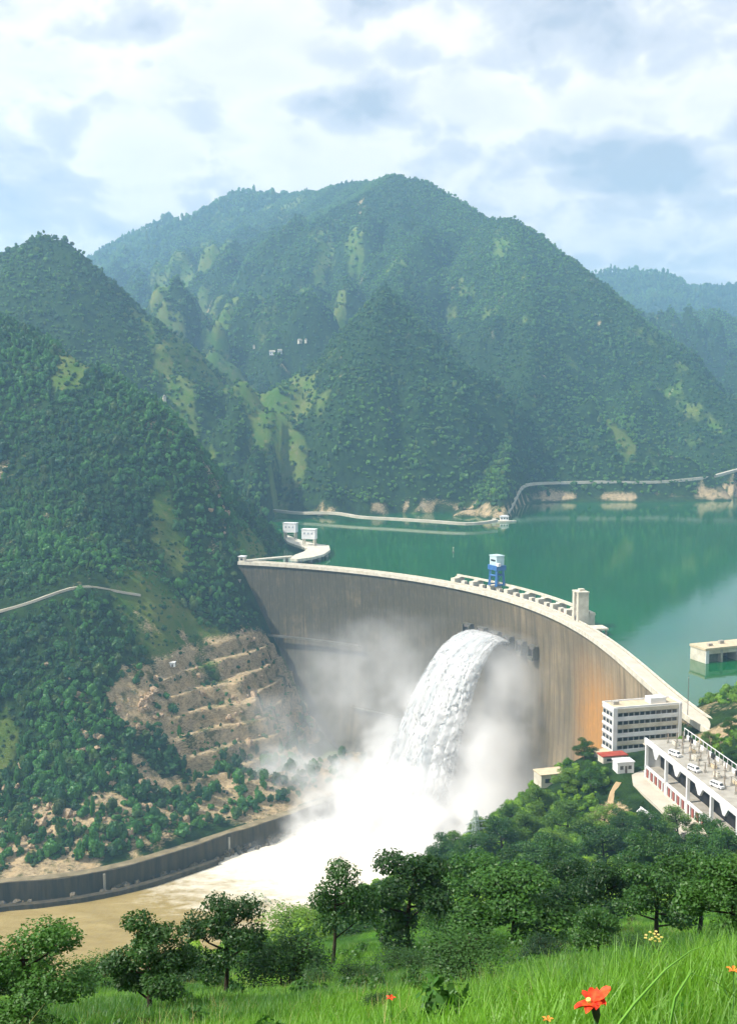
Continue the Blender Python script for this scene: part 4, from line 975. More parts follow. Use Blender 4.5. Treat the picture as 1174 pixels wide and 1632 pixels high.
def scatter(name, pts, scl, rot, tint, src, label, cat):
    me = bpy.data.meshes.new(name); me.from_pydata([tuple(map(float, p)) for p in pts], [], [])
    a = me.attributes.new('scl', 'FLOAT_VECTOR', 'POINT'); a.data.foreach_set('vector', np.asarray(scl, np.float32).ravel())
    a = me.attributes.new('rot', 'FLOAT_VECTOR', 'POINT'); a.data.foreach_set('vector', np.asarray(rot, np.float32).ravel())
    a = me.attributes.new('tint', 'FLOAT', 'POINT'); a.data.foreach_set('value', np.asarray(tint, np.float32))
    o = bpy.data.objects.new(name, me); C.objects.link(o); tag(o, label, cat, kind='stuff')
    g = bpy.data.node_groups.new(name, 'GeometryNodeTree')
    g.interface.new_socket('Geometry', in_out='INPUT', socket_type='NodeSocketGeometry'); g.interface.new_socket('Geometry', in_out='OUTPUT', socket_type='NodeSocketGeometry')
    gi, go = g.nodes.new('NodeGroupInput'), g.nodes.new('NodeGroupOutput'); join = g.nodes.new('GeometryNodeJoinGeometry')
    na = {}
    for k in ('scl', 'rot'):
        n = g.nodes.new('GeometryNodeInputNamedAttribute'); n.data_type = 'FLOAT_VECTOR'; n.inputs[0].default_value = k; na[k] = n.outputs[0]
    srcs = src if isinstance(src, list) else [src]
    idx = g.nodes.new('GeometryNodeInputIndex')
    for i, s_ in enumerate(srcs):
        ip_ = g.nodes.new('GeometryNodeInstanceOnPoints'); oi = g.nodes.new('GeometryNodeObjectInfo'); oi.inputs['Object'].default_value = s_; oi.inputs['As Instance'].default_value = True
        L(g, gi.outputs[0], ip_.inputs['Points']); L(g, oi.outputs['Geometry'], ip_.inputs['Instance']); L(g, na['scl'], ip_.inputs['Scale'])
        er = g.nodes.new('FunctionNodeEulerToRotation'); L(g, na['rot'], er.inputs[0]); L(g, er.outputs[0], ip_.inputs['Rotation'])
        if len(srcs) > 1:
            md = g.nodes.new('ShaderNodeMath'); md.operation = 'FLOORED_MODULO'; L(g, idx.outputs[0], md.inputs[0]); md.inputs[1].default_value = len(srcs)
            cm = g.nodes.new('FunctionNodeCompare'); cm.data_type = 'FLOAT'; cm.operation = 'EQUAL'; L(g, md.outputs[0], cm.inputs[0]); cm.inputs[1].default_value = i; cm.inputs['Epsilon'].default_value = .1
            L(g, cm.outputs[0], ip_.inputs['Selection'])
        L(g, ip_.outputs[0], join.inputs[0])
    L(g, join.outputs[0], go.inputs[0]); md_ = o.modifiers.new('scatter', 'NODES'); md_.node_group = g
    return o
def in_view(p, mu=70, mv=60):
    u, v = proj(p); return (u > -mu) & (u < 1174 + mu) & (v < 1632 + mv) & (p[:, 1] > 1)
def near_dam(x, y, marg=9):
    m = np.zeros(len(x), bool)
    for cx, cy in DAMPTS: m |= np.hypot(x - cx, y - cy) < marg
    return m
DAMPTS = [tuple(map(float, crest(s_, o_))) for s_ in np.linspace(0, SMAX, 120) for o_ in (0, -14)]

m_far = foliage('forest_leaves', (.003, .048, .026), (.12, .27, .035), .25, True)
m_left = foliage('hill_forest_leaves', (.001, .038, .022), (.065, .22, .035), .25, True)
m_scrub = foliage('scrub_leaves', (.022, .105, .010), (.24, .42, .03), .3, True)
P_far = [proto(crown_mesh('crown_far_%d' % i, 130, .24, 100 + i, 1.0, True, 5), m_far) for i in range(4)]
P_left = [proto(crown_mesh('crown_left_%d' % i, 420, .14, 200 + i, .95, True, 7), m_left) for i in range(5)]
P_scrub = [proto(crown_mesh('crown_scrub_%d' % i, 650, .10, 300 + i, .85, True, 8), m_scrub) for i in range(5)]

for p_, (a_, b_) in ((P_far[3], (.7, 1.2)), (P_left[4], (.7, 1.25)), (P_left[3], (1.25, .8))):
    co_ = np.empty(len(p_.data.vertices) * 3); p_.data.vertices.foreach_get('co', co_); co_ = co_.reshape(-1, 3) * np.array([a_, a_, b_]); p_.data.vertices.foreach_set('co', co_.ravel()); p_.data.update()
def forest(name, x0, x1, y0, y1, spacing, rad, src, label, dens, zmin, sink=.35, tscale=160., seed=1, hs=1.15):
    r = np.random.default_rng(seed); nx, ny = int((x1 - x0) / spacing), int((y1 - y0) / spacing)
    gx, gy = np.meshgrid(np.arange(nx), np.arange(ny)); x = (x0 + (gx + r.random(gx.shape)) * spacing).ravel(); y = (y0 + (gy + r.random(gx.shape)) * spacing).ravel()
    k = np.abs(x) < y * .36 + 40; x, y = x[k], y[k]
    z = H(x, y); p = np.stack([x, y, z], 1); k = in_view(p) & (z > zmin); x, y, z = x[k], y[k], z[k]
    k = r.random(len(x)) < dens(x, y, z); x, y, z = x[k], y[k], z[k]; k = ~near_dam(x, y); x, y, z = x[k], y[k], z[k]
    n = len(x); s = rad * np.exp(np.clip(r.normal(-.05, .34, n), -.8, .5)) * (1 + .3 * fbm(x / tscale, y / tscale, 3, 81)); sc3 = np.stack([s * r.uniform(.85, 1.15, n), s * r.uniform(.85, 1.15, n), s * hs * r.uniform(.65, 1.45, n)], 1)
    rot = np.stack([r.normal(0, .08, n), r.normal(0, .08, n), r.uniform(0, 6.28, n)], 1)
    tint = np.clip(.40 + fbm(x / tscale, y / tscale, 5, 83) * 1.15 + r.normal(0, .32, n), 0, 1)
    print(name, n)
    return scatter(name, np.stack([x, y, z - s * sink], 1), sc3, rot, tint, src, label, 'forest')
forest('mountain_forest', -1150, 1300, 1560, 4750, 7.4, 4.2, P_far, 'dense green forest covering the mountains behind the lake',
       lambda x, y, z: np.clip(1 - field_sun_mask(x, y, z) * .5, .5, 1) * np.clip(1.25 + 1.2 * fbm(x / 60, y / 60, 3, 87), .35, 1) * np.clip(1 - rock_mask(x, y, z) * 1.2, .1, 1), 3.0, tscale=220, hs=.8)
forest('far_forest', -2000, 2600, 4750, 6700, 15, 8.5, P_far, 'pale hazy forest on the farthest hills', lambda x, y, z: np.full(len(x), .9), 30.0, seed=4)
LANE = np.array(resample(lane, 5))
def dens_left(x, y, z):
    d = np.clip(1 - rock_mask(x, y, z) * 1.05, 0.03, 1) * np.clip(1 - field_sun_mask(x, y, z) * 1.3, .06, 1)
    d *= 1 - terrace_mask(x, y) * (x > -270) * (y > 840) * (y < 1140) * (z < -58) * .985
    lp = np.array(resample(lane, 4)); dm = np.min(np.hypot(x[:, None] - lp[None, :, 0], y[:, None] - lp[None, :, 1]), 1); d = np.where(dm < 9, 0, d)
    return np.where(z < -170, 0, np.where(z < -150, np.maximum(d, .5), d))
forest('left_hill_forest', -640, -20, 740, 1640, 5.9, 3.9, P_left, 'dark green forest covering the steep hill left of the dam', dens_left, -171, tscale=70, seed=2)
forest('left_hill_undergrowth', -640, -20, 740, 1500, 4.2, 1.7, P_left, 'low shrubs between the trees of the left hill', lambda x, y, z: .8 * np.clip(1 - rock_mask(x, y, z) * .85, .06, 1) * np.clip(1 - field_sun_mask(x, y, z) * .6, .3, 1) * np.where(z < -171, 0, 1) * np.where(np.min(np.hypot(x[:, None] - LANE[None, :, 0], y[:, None] - LANE[None, :, 1]), 1) < 5, 0, 1), -171, tscale=45, seed=12, hs=.9)
def dens_knoll(x, y, z):
    d = .85 * np.clip(1 - rock_mask(x, y, z) * .9, .1, 1)
    yard = ((x > 121) & (y > 405) & (y < 580) & (x < 160)) | ((x > 106) & (y > 528) & (y < 580) & (x < 160)); d = np.where(yard & (z < -4), 0, d)
    for q in path: d = np.where(np.hypot(x - q[0], y - q[1]) < 6, 0, d)
    d = np.where((x < -10) & (y > 560), 0, d)
    hp_ = hall_pt(60, 12); d = np.where((x > 128) & (x < 172) & (y > 395) & (y < 540), d * (x > 163) * .5, d)
    for (u, v, dd, rr) in [(876, 1246, 540, 13), (992, 1236, 522, 9), (975, 1216, 536, 11), (960, 1204, 545, 8), (1015, 1275, 490, 11), (757, 1368, 500, 5)]:
        q = at(u, v, dd); d = np.where(np.hypot(x - q[0], (y - q[1]) * .6) < rr, 0, d)
    return d
forest('knoll_scrub', -130, 330, 175, 690, 3.6, 2.3, P_scrub, 'thick green scrub covering the knoll above the river', dens_knoll, -150, tscale=40, seed=3, hs=1.0)

# ------------------------------------------------------------------ meadow trees, bushes, grass, flowers
m_bark = simple('bark', (.055, .042, .030), (.03, .024, .018), 3.0, .95, .1, bstr=.6, bdist=.05)
LEAF = {'dark': foliage('tree_leaves_dark', (.006, .030, .006), (.045, .13, .016), .22),
        'mid': foliage('tree_leaves_mid', (.012, .050, .008), (.06, .17, .018), .28),
        'pale': foliage('tree_leaves_pale', (.03, .10, .012), (.15, .27, .03), .3),
        'bush': foliage('bush_leaves', (.010, .035, .010), (.045, .12, .02), .25)}
def grow(h, w, seed, trunk_frac, nleaf, lsize, stems=1, clump=.34):
    r = np.random.default_rng(seed); tr = MB(); tips = []
    for s_ in range(stems):
        lean = r.normal(0, .06 if stems == 1 else .3, 2); base = np.array([r.normal(0, .1), r.normal(0, .1), -.4]) * (1 if stems > 1 else .3)
        base[2] = -.4
        top = np.array([lean[0] * h, lean[1] * h, h * (.86 if stems == 1 else r.uniform(.55, .85))]); k = 7
        pts = [base + (top - base) * q + np.array([math.sin(q * 5 + seed) * .03 * h * q, math.cos(q * 4 + seed) * .03 * h * q, 0]) for q in np.linspace(0, 1, k)]
        r0 = h * .030 / (stems ** .5); tr.tube(pts, [r0 * (1 - .8 * q) + .01 for q in np.linspace(0, 1, k)], 7)
        nl = int(9 / stems ** .4)
        for b in range(nl):
            q = trunk_frac + (1 - trunk_frac) * (b + r.random() * .7) / nl; o = base + (top - base) * q
            a = b * 2.4 + r.uniform(-.4, .4) + seed; ln = w * .5 * (1.05 - .55 * (q - trunk_frac) / (1 - trunk_frac)) * r.uniform(.65, 1.15)
            e = o + np.array([math.cos(a) * ln, math.sin(a) * ln, ln * r.uniform(.15, .75)]); mid = (o + e) / 2 + np.array([0, 0, -.06 * ln])
            tr.tube([o, mid, e], [r0 * .45, r0 * .3, r0 * .1], 5); tips.append((e, ln)); tips.append(((o + e) / 2 + np.array([0, 0, .12 * w]), ln * .8))
            for c_ in range(2):
                a2 = a + r.uniform(-1, 1); e2 = mid + np.array([math.cos(a2) * ln * .45, math.sin(a2) * ln * .45, ln * r.uniform(.2, .5)]); tr.tube([mid, (mid + e2) / 2, e2], [r0 * .25, r0 * .16, r0 * .06], 4); tips.append((e2, ln * .7))
        tips.append((top, w * .3))
    V = []; F = []; T = len(tips); wts = np.array([t_[1] for t_ in tips]) ** 1.3; wts /= wts.sum()
    ce = np.array([t_[0] for t_ in tips])[r.choice(T, size=nleaf, p=wts)]; d = r.normal(size=(nleaf, 3)); d /= np.linalg.norm(d, axis=1)[:, None]
    p = ce + d * (clump * w * .5 * (.35 + .65 * r.random(nleaf) ** .5))[:, None] * np.array([1.1, 1.1, .72]); k = p[:, 2] > .05 * h; p, d = p[k], d[k]; m_ = len(p)
    V, F = quads(p, d * .5 + r.normal(size=(m_, 3)) * .5 + np.array([0, 0, .5]), lsize * r.uniform(.6, 1.35, m_), .55, r)
    return tr, V, F
PROTO = {}
def plant(name, base, h, w, kind, leaf, label, cat, group=None, seed=0, tf=.35, nleaf=3800, stems=1, rz=None, lsize=None):
    """kind keys a shared prototype of unit height 5; each plant is scaled from it"""
    key = (kind, leaf)
    if key not in PROTO:
        t0, V, F = grow(5.0, 4.2, seed, tf, int(nleaf * 2.3), (lsize or .15) * .62, stems, .34 if stems == 1 else .5)
        tm = bpy.data.meshes.new('trunk'); tm.from_pydata([tuple(map(float, v)) for v in t0.v], [], t0.f); tm.polygons.foreach_set('use_smooth', [True] * len(tm.polygons)); tm.materials.append(m_bark)
        cm = bpy.data.meshes.new('crown'); cm.from_pydata([tuple(map(float, v)) for v in V], [], F); cm.materials.append(LEAF[leaf]); PROTO[key] = (tm, cm)
    o = thing(name, tuple(base), label, cat, group, rz=random.uniform(0, 6.28) if rz is None else rz); o.scale = (w / 4.2, w / 4.2, h / 5.0)
    for nm, me in zip(('trunk', 'crown'), PROTO[key]):
        c_ = bpy.data.objects.new(nm, me); C.objects.link(c_); c_.parent = o
    return o
def plant_px(name, ub, vb, hpx, wpx, kind, leaf, label, cat, group=None, **kw):
    b = pick(ub, vb); k = b[1] / FPX * 1.12
    return plant(name, b, hpx * k, wpx * k, kind, leaf, label, cat, group, **kw)
plant_px('meadow_tree', 40, 1662, 160, 190, 'big_a', 'mid', 'broad bushy tree filling the lower left corner of the meadow', 'tree', seed=3, tf=.15, nleaf=6500, lsize=.12)
plant_px('meadow_tree', -40, 1640, 125, 130, 'big_b', 'mid', 'bushy tree at the left picture edge behind the corner tree', 'tree', seed=8, tf=.15, nleaf=6000, lsize=.12)
plant_px('meadow_tree', 238, 1618, 140, 128, 'open_a', 'dark', 'dark round tree left of the forked tree on the meadow edge', 'tree', seed=5, tf=.25, nleaf=5200)
plant_px('meadow_tree', 358, 1588, 150, 108, 'open_b', 'dark', 'dark forked tree with a bare trunk, against the brown river', 'tree', seed=12, tf=.42, nleaf=3600)
plant_px('meadow_tree', 527, 1545, 155, 95, 'slim', 'dark', 'slender dark tree with a topmost tuft standing above its neighbours', 'tree', seed=22, tf=.38, nleaf=2600)
plant_px('meadow_tree', 650, 1520, 145, 135, 'open_c', 'dark', 'large dark tree in the middle, against the white spray', 'tree', seed=31, tf=.25, nleaf=5200)
plant_px('meadow_tree', 820, 1505, 125, 165, 'open_a', 'dark', 'spreading dark tree with a short trunk, right of the middle', 'tree', seed=5)
plant_px('meadow_tree', 752, 1492, 120, 110, 'open_b', 'mid', 'mid green tree between the large dark one and the spreading one', 'tree', seed=12, tf=.42)
plant_px('meadow_tree', 955, 1530, 85, 75, 'slim', 'mid', 'small tree on the crest of the grass right of the middle', 'tree', seed=22, tf=.3)
rt = [(905, 1478, 120, 110, 'open_c', 'dark', 'first tree of the dark grove from its left end'), (975, 1490, 135, 120, 'open_a', 'dark', 'second tree of the dark grove, behind the small crest tree'), (1045, 1500, 150, 135, 'open_c', 'dark', 'third tree of the dark grove, above the pale flowering plant'),
      (1110, 1500, 160, 130, 'open_b', 'dark', 'fourth tree of the dark grove, in front of the long hall'), (1168, 1500, 165, 150, 'open_a', 'dark', 'last tree of the dark grove at the right picture edge')]
for u, v, hp_, wp2, kd, lf, lb_ in rt: plant_px('grove_tree', u, v, hp_ * .8, wp2 * .85, kd, lf, lb_, 'tree', 'dark grove right of the meadow', seed=31, tf=.3)
bs = [(450, 1578, 85, 110, 'dark', 'round dark bush between the forked tree and the slender tree'), (748, 1572, 70, 125, 'bush', 'low wide bush in the open grass, middle of the meadow'),
      (575, 1568, 38, 55, 'bush', 'small bush in the grass below the slender tree'), (640, 1552, 40, 75, 'bush', 'low bush at the foot of the large dark tree'), (305, 1570, 55, 80, 'bush', 'bush behind and left of the forked tree'),
      (165, 1580, 45, 90, 'mid', 'low bush between the corner tree and the dark round tree'), (395, 1548, 70, 90, 'mid', 'green bush tucked right behind the forked tree'), (470, 1500, 60, 95, 'pale', 'pale yellow-green bush on the slope edge left of the slender tree'),
      (425, 1490, 55, 85, 'pale', 'pale yellow-green bush farther left on the slope edge'), (560, 1488, 60, 80, 'mid', 'green bush between the slender tree and the large dark tree'), (880, 1530, 35, 65, 'bush', 'small dark bush in the grass left of the small crest tree'),
      (700, 1500, 70, 70, 'mid', 'bush wedged right of the large dark tree'), (860, 1478, 75, 90, 'mid', 'bush behind the spreading tree, at the grove end'), (505, 1580, 30, 45, 'bush', 'tiny bush right of the round dark bush'), (600, 1612, 32, 40, 'dark', 'tiny dark weed clump near the bottom edge of the meadow'),
      (325, 1530, 40, 60, 'mid', 'bush on the slope edge against the brown river'), (1010, 1525, 40, 60, 'bush', 'low bush on the grass crest left of the flowering plant')]
for u, v, hp_, wp2, lf, lb_ in bs: plant_px('meadow_bush', u, v, hp_, wp2, 'bushy', lf, lb_, 'bush', 'bushes on the meadow', seed=41, tf=.1, stems=4, nleaf=2600, lsize=.17)
fl = plant_px('flowering_plant', 1040, 1535, 48, 40, 'weed', 'bush', 'thin flowering plant with pale yellow heads on the grass crest', 'plant', seed=51, tf=.3, stems=3, nleaf=500, lsize=.12)
m_yel = simple('yellow_petals', (.75, .60, .12), (.65, .55, .2), 5); m_redp = simple('red_petals', (.62, .02, .008), (.85, .09, .015), 60, .6); m_stem = simple('green_stem', (.05, .14, .03), (.04, .10, .02), 5); m_blk = simple('dark_calyx', (.02, .022, .012), (.03, .035, .015), 9)
for k in range(14):
    a = k * 2.4; rr = .5 + .9 * random.random(); b = MB()
    for j in range(5): b.bar((0, 0, 0), (.22 * math.cos(j * 1.257), .22 * math.sin(j * 1.257), .05), .06, .09, 5)
    h = b.build('flower_head', m_yel, fl); h.location = (rr * math.cos(a), rr * math.sin(a), 3.2 + 1.6 * random.random())

# individual trees standing out of the knoll scrub
kn = [(905, 1335, 60, 55, 'mid'), (860, 1300, 45, 45, 'mid'), (940, 1262, 42, 40, 'dark'), (905, 1258, 34, 40, 'mid'), (930, 1212, 30, 34, 'dark'), (1000, 1345, 50, 55, 'dark'), (1040, 1360, 60, 60, 'dark'), (800, 1370, 60, 62, 'dark'),
      (750, 1400, 65, 60, 'mid'), (850, 1400, 62, 70, 'dark'), (700, 1400, 60, 60, 'mid'), (960, 1390, 70, 70, 'dark'), (1080, 1345, 55, 50, 'mid'), (1130, 1370, 62, 60, 'dark'), (1165, 1395, 70, 70, 'mid'), (900, 1430, 80, 85, 'dark'), (790, 1440, 75, 80, 'mid'), (1010, 1430, 85, 80, 'mid'), (1100, 1430, 85, 85, 'dark'), (680, 1445, 70, 70, 'dark'), (620, 1455, 60, 60, 'mid'),
      (1140, 1245, 26, 26, 'mid'), (1165, 1225, 30, 30, 'dark'), (1130, 1190, 22, 24, 'mid'), (1160, 1170, 26, 28, 'dark'), (1060, 1425, 90, 70, 'dark'), (840, 1345, 48, 50, 'pale'), (880, 1375, 52, 56, 'mid'), (960, 1330, 46, 46, 'pale'), (820, 1330, 44, 50, 'mid'), (770, 1350, 44, 44, 'pale'), (730, 1372, 44, 46, 'mid')]
band = lambda v: 'beside the road behind the hall' if False else ('upper' if v < 1310 else 'middle' if v < 1380 else 'lower')
cnt_ = {}
for u, v, hp_, wp2, lf in sorted(kn):
    if v < 1385: lf = {'dark': 'mid', 'mid': 'pale', 'pale': 'pale'}[lf]
    bn = 'right bank' if u > 1125 and v < 1260 else band(v); cnt_[bn] = cnt_.get(bn, 0) + 1
    lab = '%s green tree, %s from the left %s' % ({'mid': 'mid', 'dark': 'dark', 'pale': 'pale'}[lf], ORD[cnt_[bn] - 1], 'on the rocky bank behind the hall' if bn == 'right bank' else 'along the %s slope of the knoll' % bn)
    plant_px('knoll_tree', u, v, hp_, wp2, ['open_a', 'open_c', 'big_b'][(u + v) % 3], lf, lab, 'tree', 'trees in the knoll scrub', seed=5, tf=.2)

# grass
def tuft(name, nb_, hmin, hmax, wid, spread, seed, mat):
    r = np.random.default_rng(seed); V = []; F = []
    for i in range(nb_):
        a = r.uniform(0, 6.28); b0 = np.array([r.normal(0, spread), r.normal(0, spread), -.05]); h = r.uniform(hmin, hmax); ln = r.uniform(.15, .75) * h; dx, dy = math.cos(a), math.sin(a); pa = a + r.uniform(.8, 2.2); wx, wy = math.cos(pa) * wid, math.sin(pa) * wid; b = len(V)
        for q in (0, .4, .75, 1):
            c_ = b0 + np.array([dx * ln * q * q, dy * ln * q * q, h * (q - .25 * q * q * ln / h)]); w_ = 1 - q * .92
            V += [c_ - np.array([wx, wy, 0]) * w_, c_ + np.array([wx, wy, 0]) * w_]
        for q in range(3): F.append((b + 2 * q, b + 2 * q + 1, b + 2 * q + 3, b + 2 * q + 2))
    me = bpy.data.meshes.new(name); me.from_pydata([tuple(map(float, v)) for v in V], [], F); me.update(); return proto(me, mat)
m_grass = foliage('grass_blades', (.014, .09, .008), (.16, .36, .020), .4, True)
PG = [tuft('grass_tuft_%d' % i, 18, .14, .42, .016, .14, 500 + i, m_grass) for i in range(4)]
PT = [tuft('tall_tuft_%d' % i, 18, .5, 1.15, .012, .12, 600 + i, m_grass) for i in range(3)]
def grass(name, n, d0, d1, src, smin, smax, label, seed, cond=None):
    r = np.random.default_rng(seed); y = np.sqrt(r.uniform(d0 ** 2, d1 ** 2, n)); x = r.uniform(-.46, .46, n) * (y + 6)
    z = H(x, y); p = np.stack([x, y, z], 1); k = in_view(p, 260, 700)
    if cond is not None: k &= cond(x, y, z)
    p = p[k]; n = len(p); s = r.uniform(smin, smax, n) * (1 + .45 * fbm(p[:, 0] / 4, p[:, 1] / 7, 3, 91)); print(name, n)
    scatter(name, p, np.stack([s, s, s], 1), np.stack([r.normal(0, .12, n), r.normal(0, .12, n), r.uniform(0, 6.28, n)], 1), np.clip(.42 + 1.7 * fbm(p[:, 0] / 5, p[:, 1] / 9, 4, 93) + r.normal(0, .25, n), 0, 1), src, label, 'grass')
grass('meadow_grass', 52000, 4, 60, PG, .65, 1.2, 'short bright green grass covering the meadow slope', 1)
grass('meadow_grass', 60000, 60, 172, PG, 1.0, 1.8, 'bright green grass on the far part of the meadow', 2)
grass('tall_grass', 3000, 9, 45, PT, .5, .8, 'tall thin grass blades standing above the meadow', 3, lambda x, y, z: fbm(x / 5, y / 8, 3, 95) > .25)
grass('tall_grass', 2600, 5, 24, PT, .45, .8, 'tall grass at the lower right corner of the meadow', 4, lambda x, y, z: x > y * .10)

# weeds and dry stalks among the grass
m_weed = foliage('weed_leaves', (.010, .05, .008), (.06, .17, .02), .3, True); m_dry = foliage('dry_stalks', (.16, .17, .04), (.42, .36, .12), .4, True)
PW = [proto(crown_mesh('weed_%d' % i, 160, .17, 700 + i, .9, False, 6), m_weed) for i in range(3)]; PD = [tuft('dry_tuft_%d' % i, 7, .3, .75, .008, .10, 720 + i, m_dry) for i in range(2)]
grass('meadow_weeds', 2200, 14, 165, PW, .18, .55, 'dark leafy weeds scattered through the meadow grass', 5, lambda x, y, z: fbm(x / 6, y / 10, 4, 97) > .05)
grass('dry_grass', 6000, 8, 120, PD, .7, 1.3, 'dry yellow stalks scattered through the meadow grass', 6, lambda x, y, z: fbm(x / 7, y / 9, 4, 99) > -.05)

# red flower close to the camera, with its stem
q = at(945, 1598, 2.65); fz = hz(q[0], q[1])
rf = thing('red_flower', (q[0], q[1], fz), 'red flower with a yellow spot on a dark stem, close at the bottom edge', 'flower'); fh = q[2] - fz
MB().tube([(0.01, 0, -.05), (.03, .01, fh * .5), (.012, 0, fh * .9), (.006, 0, fh - .02)], [.006, .005, .0045, .005], 7).build('stem', m_stem, rf)
MB().tube([(.010, 0, fh - .055), (.009, 0, fh - .035), (.004, 0, fh - .012), (0, 0, fh)], [.004, .010, .011, .006], 8).build('calyx', m_blk, rf)
def petal(a, ln, w, lift_, droop, mat):
    V = []; F = []
    for i in range(6):
        t_ = i / 5; r_ = ln * t_; zz = fh + lift_ * math.sin(t_ * 1.6) - droop * t_ * t_
        for j in (-1, -.3, .4, 1): ww = w * math.sin(math.pi * min(1, .12 + t_ * .8)) ** .8 * j; V.append((math.cos(a) * r_ - math.sin(a) * ww, math.sin(a) * r_ + math.cos(a) * ww, zz + .004 * math.sin(j * 4 + i) + .003 * (j * j)))
    for i in range(5):
        for j in range(3): F.append((i * 4 + j, i * 4 + j + 1, i * 4 + 5 + j, i * 4 + 4 + j))
    return mobj('petal', V, F, mat, rf, True)
for a, ln, w, l, dr in [(3.2, .048, .017, .006, .022), (2.5, .034, .016, .018, .004), (.15, .046, .016, .028, -.004), (-.5, .032, .016, .012, .010), (1.3, .030, .016, .020, 0), (-1.5, .028, .018, .012, .014), (-2.3, .034, .016, .006, .020)]: petal(a, ln, w, l, dr, m_redp)
MB().bar((-.012, -.008, fh + .004), (-.016, -.012, fh + .016), .005, .0065, 8).build('flower_centre', m_yel, rf)
def small_flower(u, v, d, size, mat, label):
    q = at(u, v, d); z0 = hz(q[0], q[1]); o = thing('small_flower', (q[0], q[1], z0), label, 'flower', 'small flowers in the grass'); h = max(.15, q[2] - z0)
    MB().tube([(0, 0, -.03), (.01, 0, h * .6), (0, 0, h)], [.006, .005, .004], 5).build('stem', m_stem, o)
    for k in range(5):
        a = k * 1.257; V = [(0, 0, h), (size * .6 * math.cos(a - .4), size * .6 * math.sin(a - .4), h + size * .35), (size * math.cos(a), size * math.sin(a), h + size * .25), (size * .6 * math.cos(a + .4), size * .6 * math.sin(a + .4), h + size * .35)]
        mobj('petal', V, [(0, 1, 2, 3)], mat, o)
m_or = simple('orange_petals', (.75, .22, .03), (.7, .32, .08), 9)
for u, v, d, sz, mt, lb_ in [(622, 1592, 16, .09, m_redp, 'small red flower in the grass left of the near red flower'), (872, 1626, 8, .05, m_or, 'small orange flower at the bottom edge beside the near red flower'), (1168, 1548, 9, .07, m_or, 'small orange flower at the right edge above the tall grass')]:
    small_flower(u, v, d, sz, mt, lb_)
m_blade = simple('fresh_blade', (.16, .36, .05), (.10, .26, .03), 3)
# two long arching grass stalks near the camera
for k, (pts, lb_) in enumerate([([(965, 1660, 4.0), (1010, 1600, 4.1), (1060, 1545, 4.3), (1100, 1515, 4.5), (1150, 1497, 4.7)], 'long arching grass blade right of the red flower'), ([(1062, 1660, 4.4), (1075, 1590, 4.5), (1100, 1550, 4.6), (1140, 1565, 4.8), (1174, 1590, 4.9)], 'long drooping grass blade near the right edge')]):
    pp_ = [at(*a) for a in pts]; g0 = pp_[0].copy(); g0[2] = hz(g0[0], g0[1]) - .05; pp_ = [g0] + pp_; V = []; F = []
    for i, a in enumerate(pp_):
        w_ = .0065 * (1 - (i / (len(pp_) - 1)) ** 2 * .95); V += [a + np.array([-w_, 0, w_ * .6]), a + np.array([w_, 0, -w_ * .6]), a + np.array([0, .003, -.004])]
    for i in range(len(pp_) - 1):
        for j in range(3): F.append((3 * i + j, 3 * i + (j + 1) % 3, 3 * i + 3 + (j + 1) % 3, 3 * i + 3 + j))
    o = mobj('grass_blade', V, F, m_blade, smooth=True); tag(o, lb_, 'grass blade')

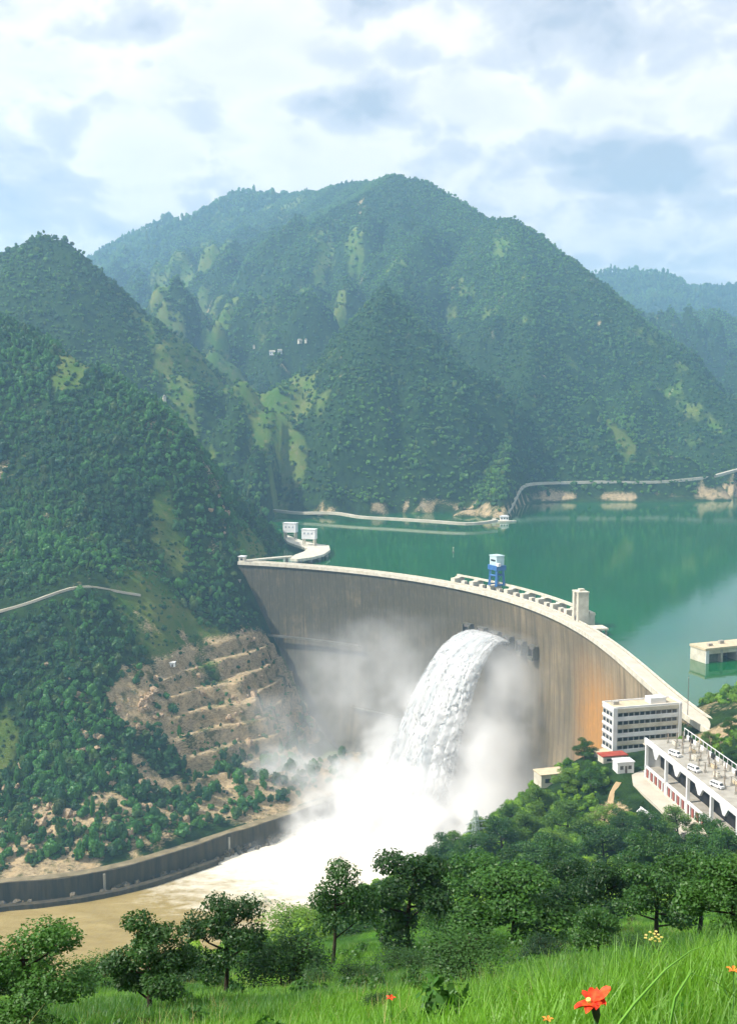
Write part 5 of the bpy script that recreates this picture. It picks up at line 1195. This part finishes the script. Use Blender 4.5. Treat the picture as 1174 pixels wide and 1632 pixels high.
# pale rocks breaking through the left hillside
def rock_mesh(seed):
    r = np.random.default_rng(seed); V = []; F = []; n, k = 7, 5
    for i in range(k + 1):
        th = math.pi * i / k
        for j in range(n): a = 2 * math.pi * j / n; rr = r.uniform(.65, 1.15); V.append((rr * math.sin(th) * math.cos(a), rr * math.sin(th) * math.sin(a) * .8, rr * math.cos(th) * .8))
    for i in range(k):
        for j in range(n): F.append((i * n + j, (i + 1) * n + j, (i + 1) * n + (j + 1) % n, i * n + (j + 1) % n))
    me = bpy.data.meshes.new('rock'); me.from_pydata(V, [], F); me.materials.append(m_rock); return me
m_rock, t, out = new_mat('pale_rock'); pp = pos_n(t); n3 = noise_n(t, pp, .5, 6, .7); pbr(t, out, mix_n(t, maprange(t, n3, .35, .6), (.56, .43, .29), (.24, .165, .10)), .95, .1, n3, .8, .6)
RM = [rock_mesh(900 + i) for i in range(6)]; rr = np.random.default_rng(77); host = bpy.data.objects['valley_side_terrain']
line = [((95, 1070), (190, 1210), 26, 24), ((110, 1180), (290, 1330), 26, 55), ((0, 1210), (60, 1390), 30, 40), ((60, 1290), (290, 1350), 22, 45), ((185, 1110), (300, 1160), 24, 35), ((330, 1090), (420, 1180), 20, 22), ((350, 780), (385, 900), 10, 16), ((380, 960), (480, 1110), 22, 30)]
for (a, b, jit, cnt) in line:
    for k in range(cnt):
        q = rr.random(); u = a[0] + (b[0] - a[0]) * q + rr.normal(0, jit); v = a[1] + (b[1] - a[1]) * q + rr.normal(0, jit * .8); p = pick(u, v, 500)
        if p is None or p[2] < -168 or near_dam(p[:1], p[1:2], 14)[0]: continue
        o = bpy.data.objects.new('rock', RM[k % 6]); C.objects.link(o); s_ = rr.gamma(1.7, .85) + .9; o.scale = (s_ * rr.uniform(.8, 1.5), s_ * rr.uniform(.8, 1.4), s_ * rr.uniform(.8, 1.6)); o.location = (p[0], p[1], p[2] + s_ * .1); o.rotation_euler = (rr.normal(0, .4), rr.normal(0, .4), rr.uniform(0, 6.28)); o.parent = host

# riprap boulders along the foot of the river wall
m_rip = simple('wet_boulder', (.16, .13, .09), (.06, .055, .042), .6, .8, .3, bstr=.7, bdist=.4); RB = []
for me in RM[:4]:
    m2_ = me.copy(); m2_.materials.clear(); m2_.materials.append(m_rip); RB.append(m2_)
for k in range(len(rw) * 3):
    i_ = min(len(rw) - 1, k // 3); q = rw[i_]; o = bpy.data.objects.new('boulder', RB[k % 4]); C.objects.link(o); s_ = rr.uniform(1.2, 3.6)
    off = rr.uniform(1.0, 5.5); al = rr.uniform(-4, 4); o.location = (q[0] + wall_n[i_, 0] * off + wall_d[i_, 0] * al, q[1] + wall_n[i_, 1] * off + wall_d[i_, 1] * al, RIVER + rr.uniform(-1.0, 1.6) + max(0, 4 - off) * .9)
    o.scale = (s_ * 1.3, s_ * 1.1, s_); o.rotation_euler = (rr.normal(0, .5), rr.normal(0, .5), rr.uniform(0, 6.28)); o.parent = wl
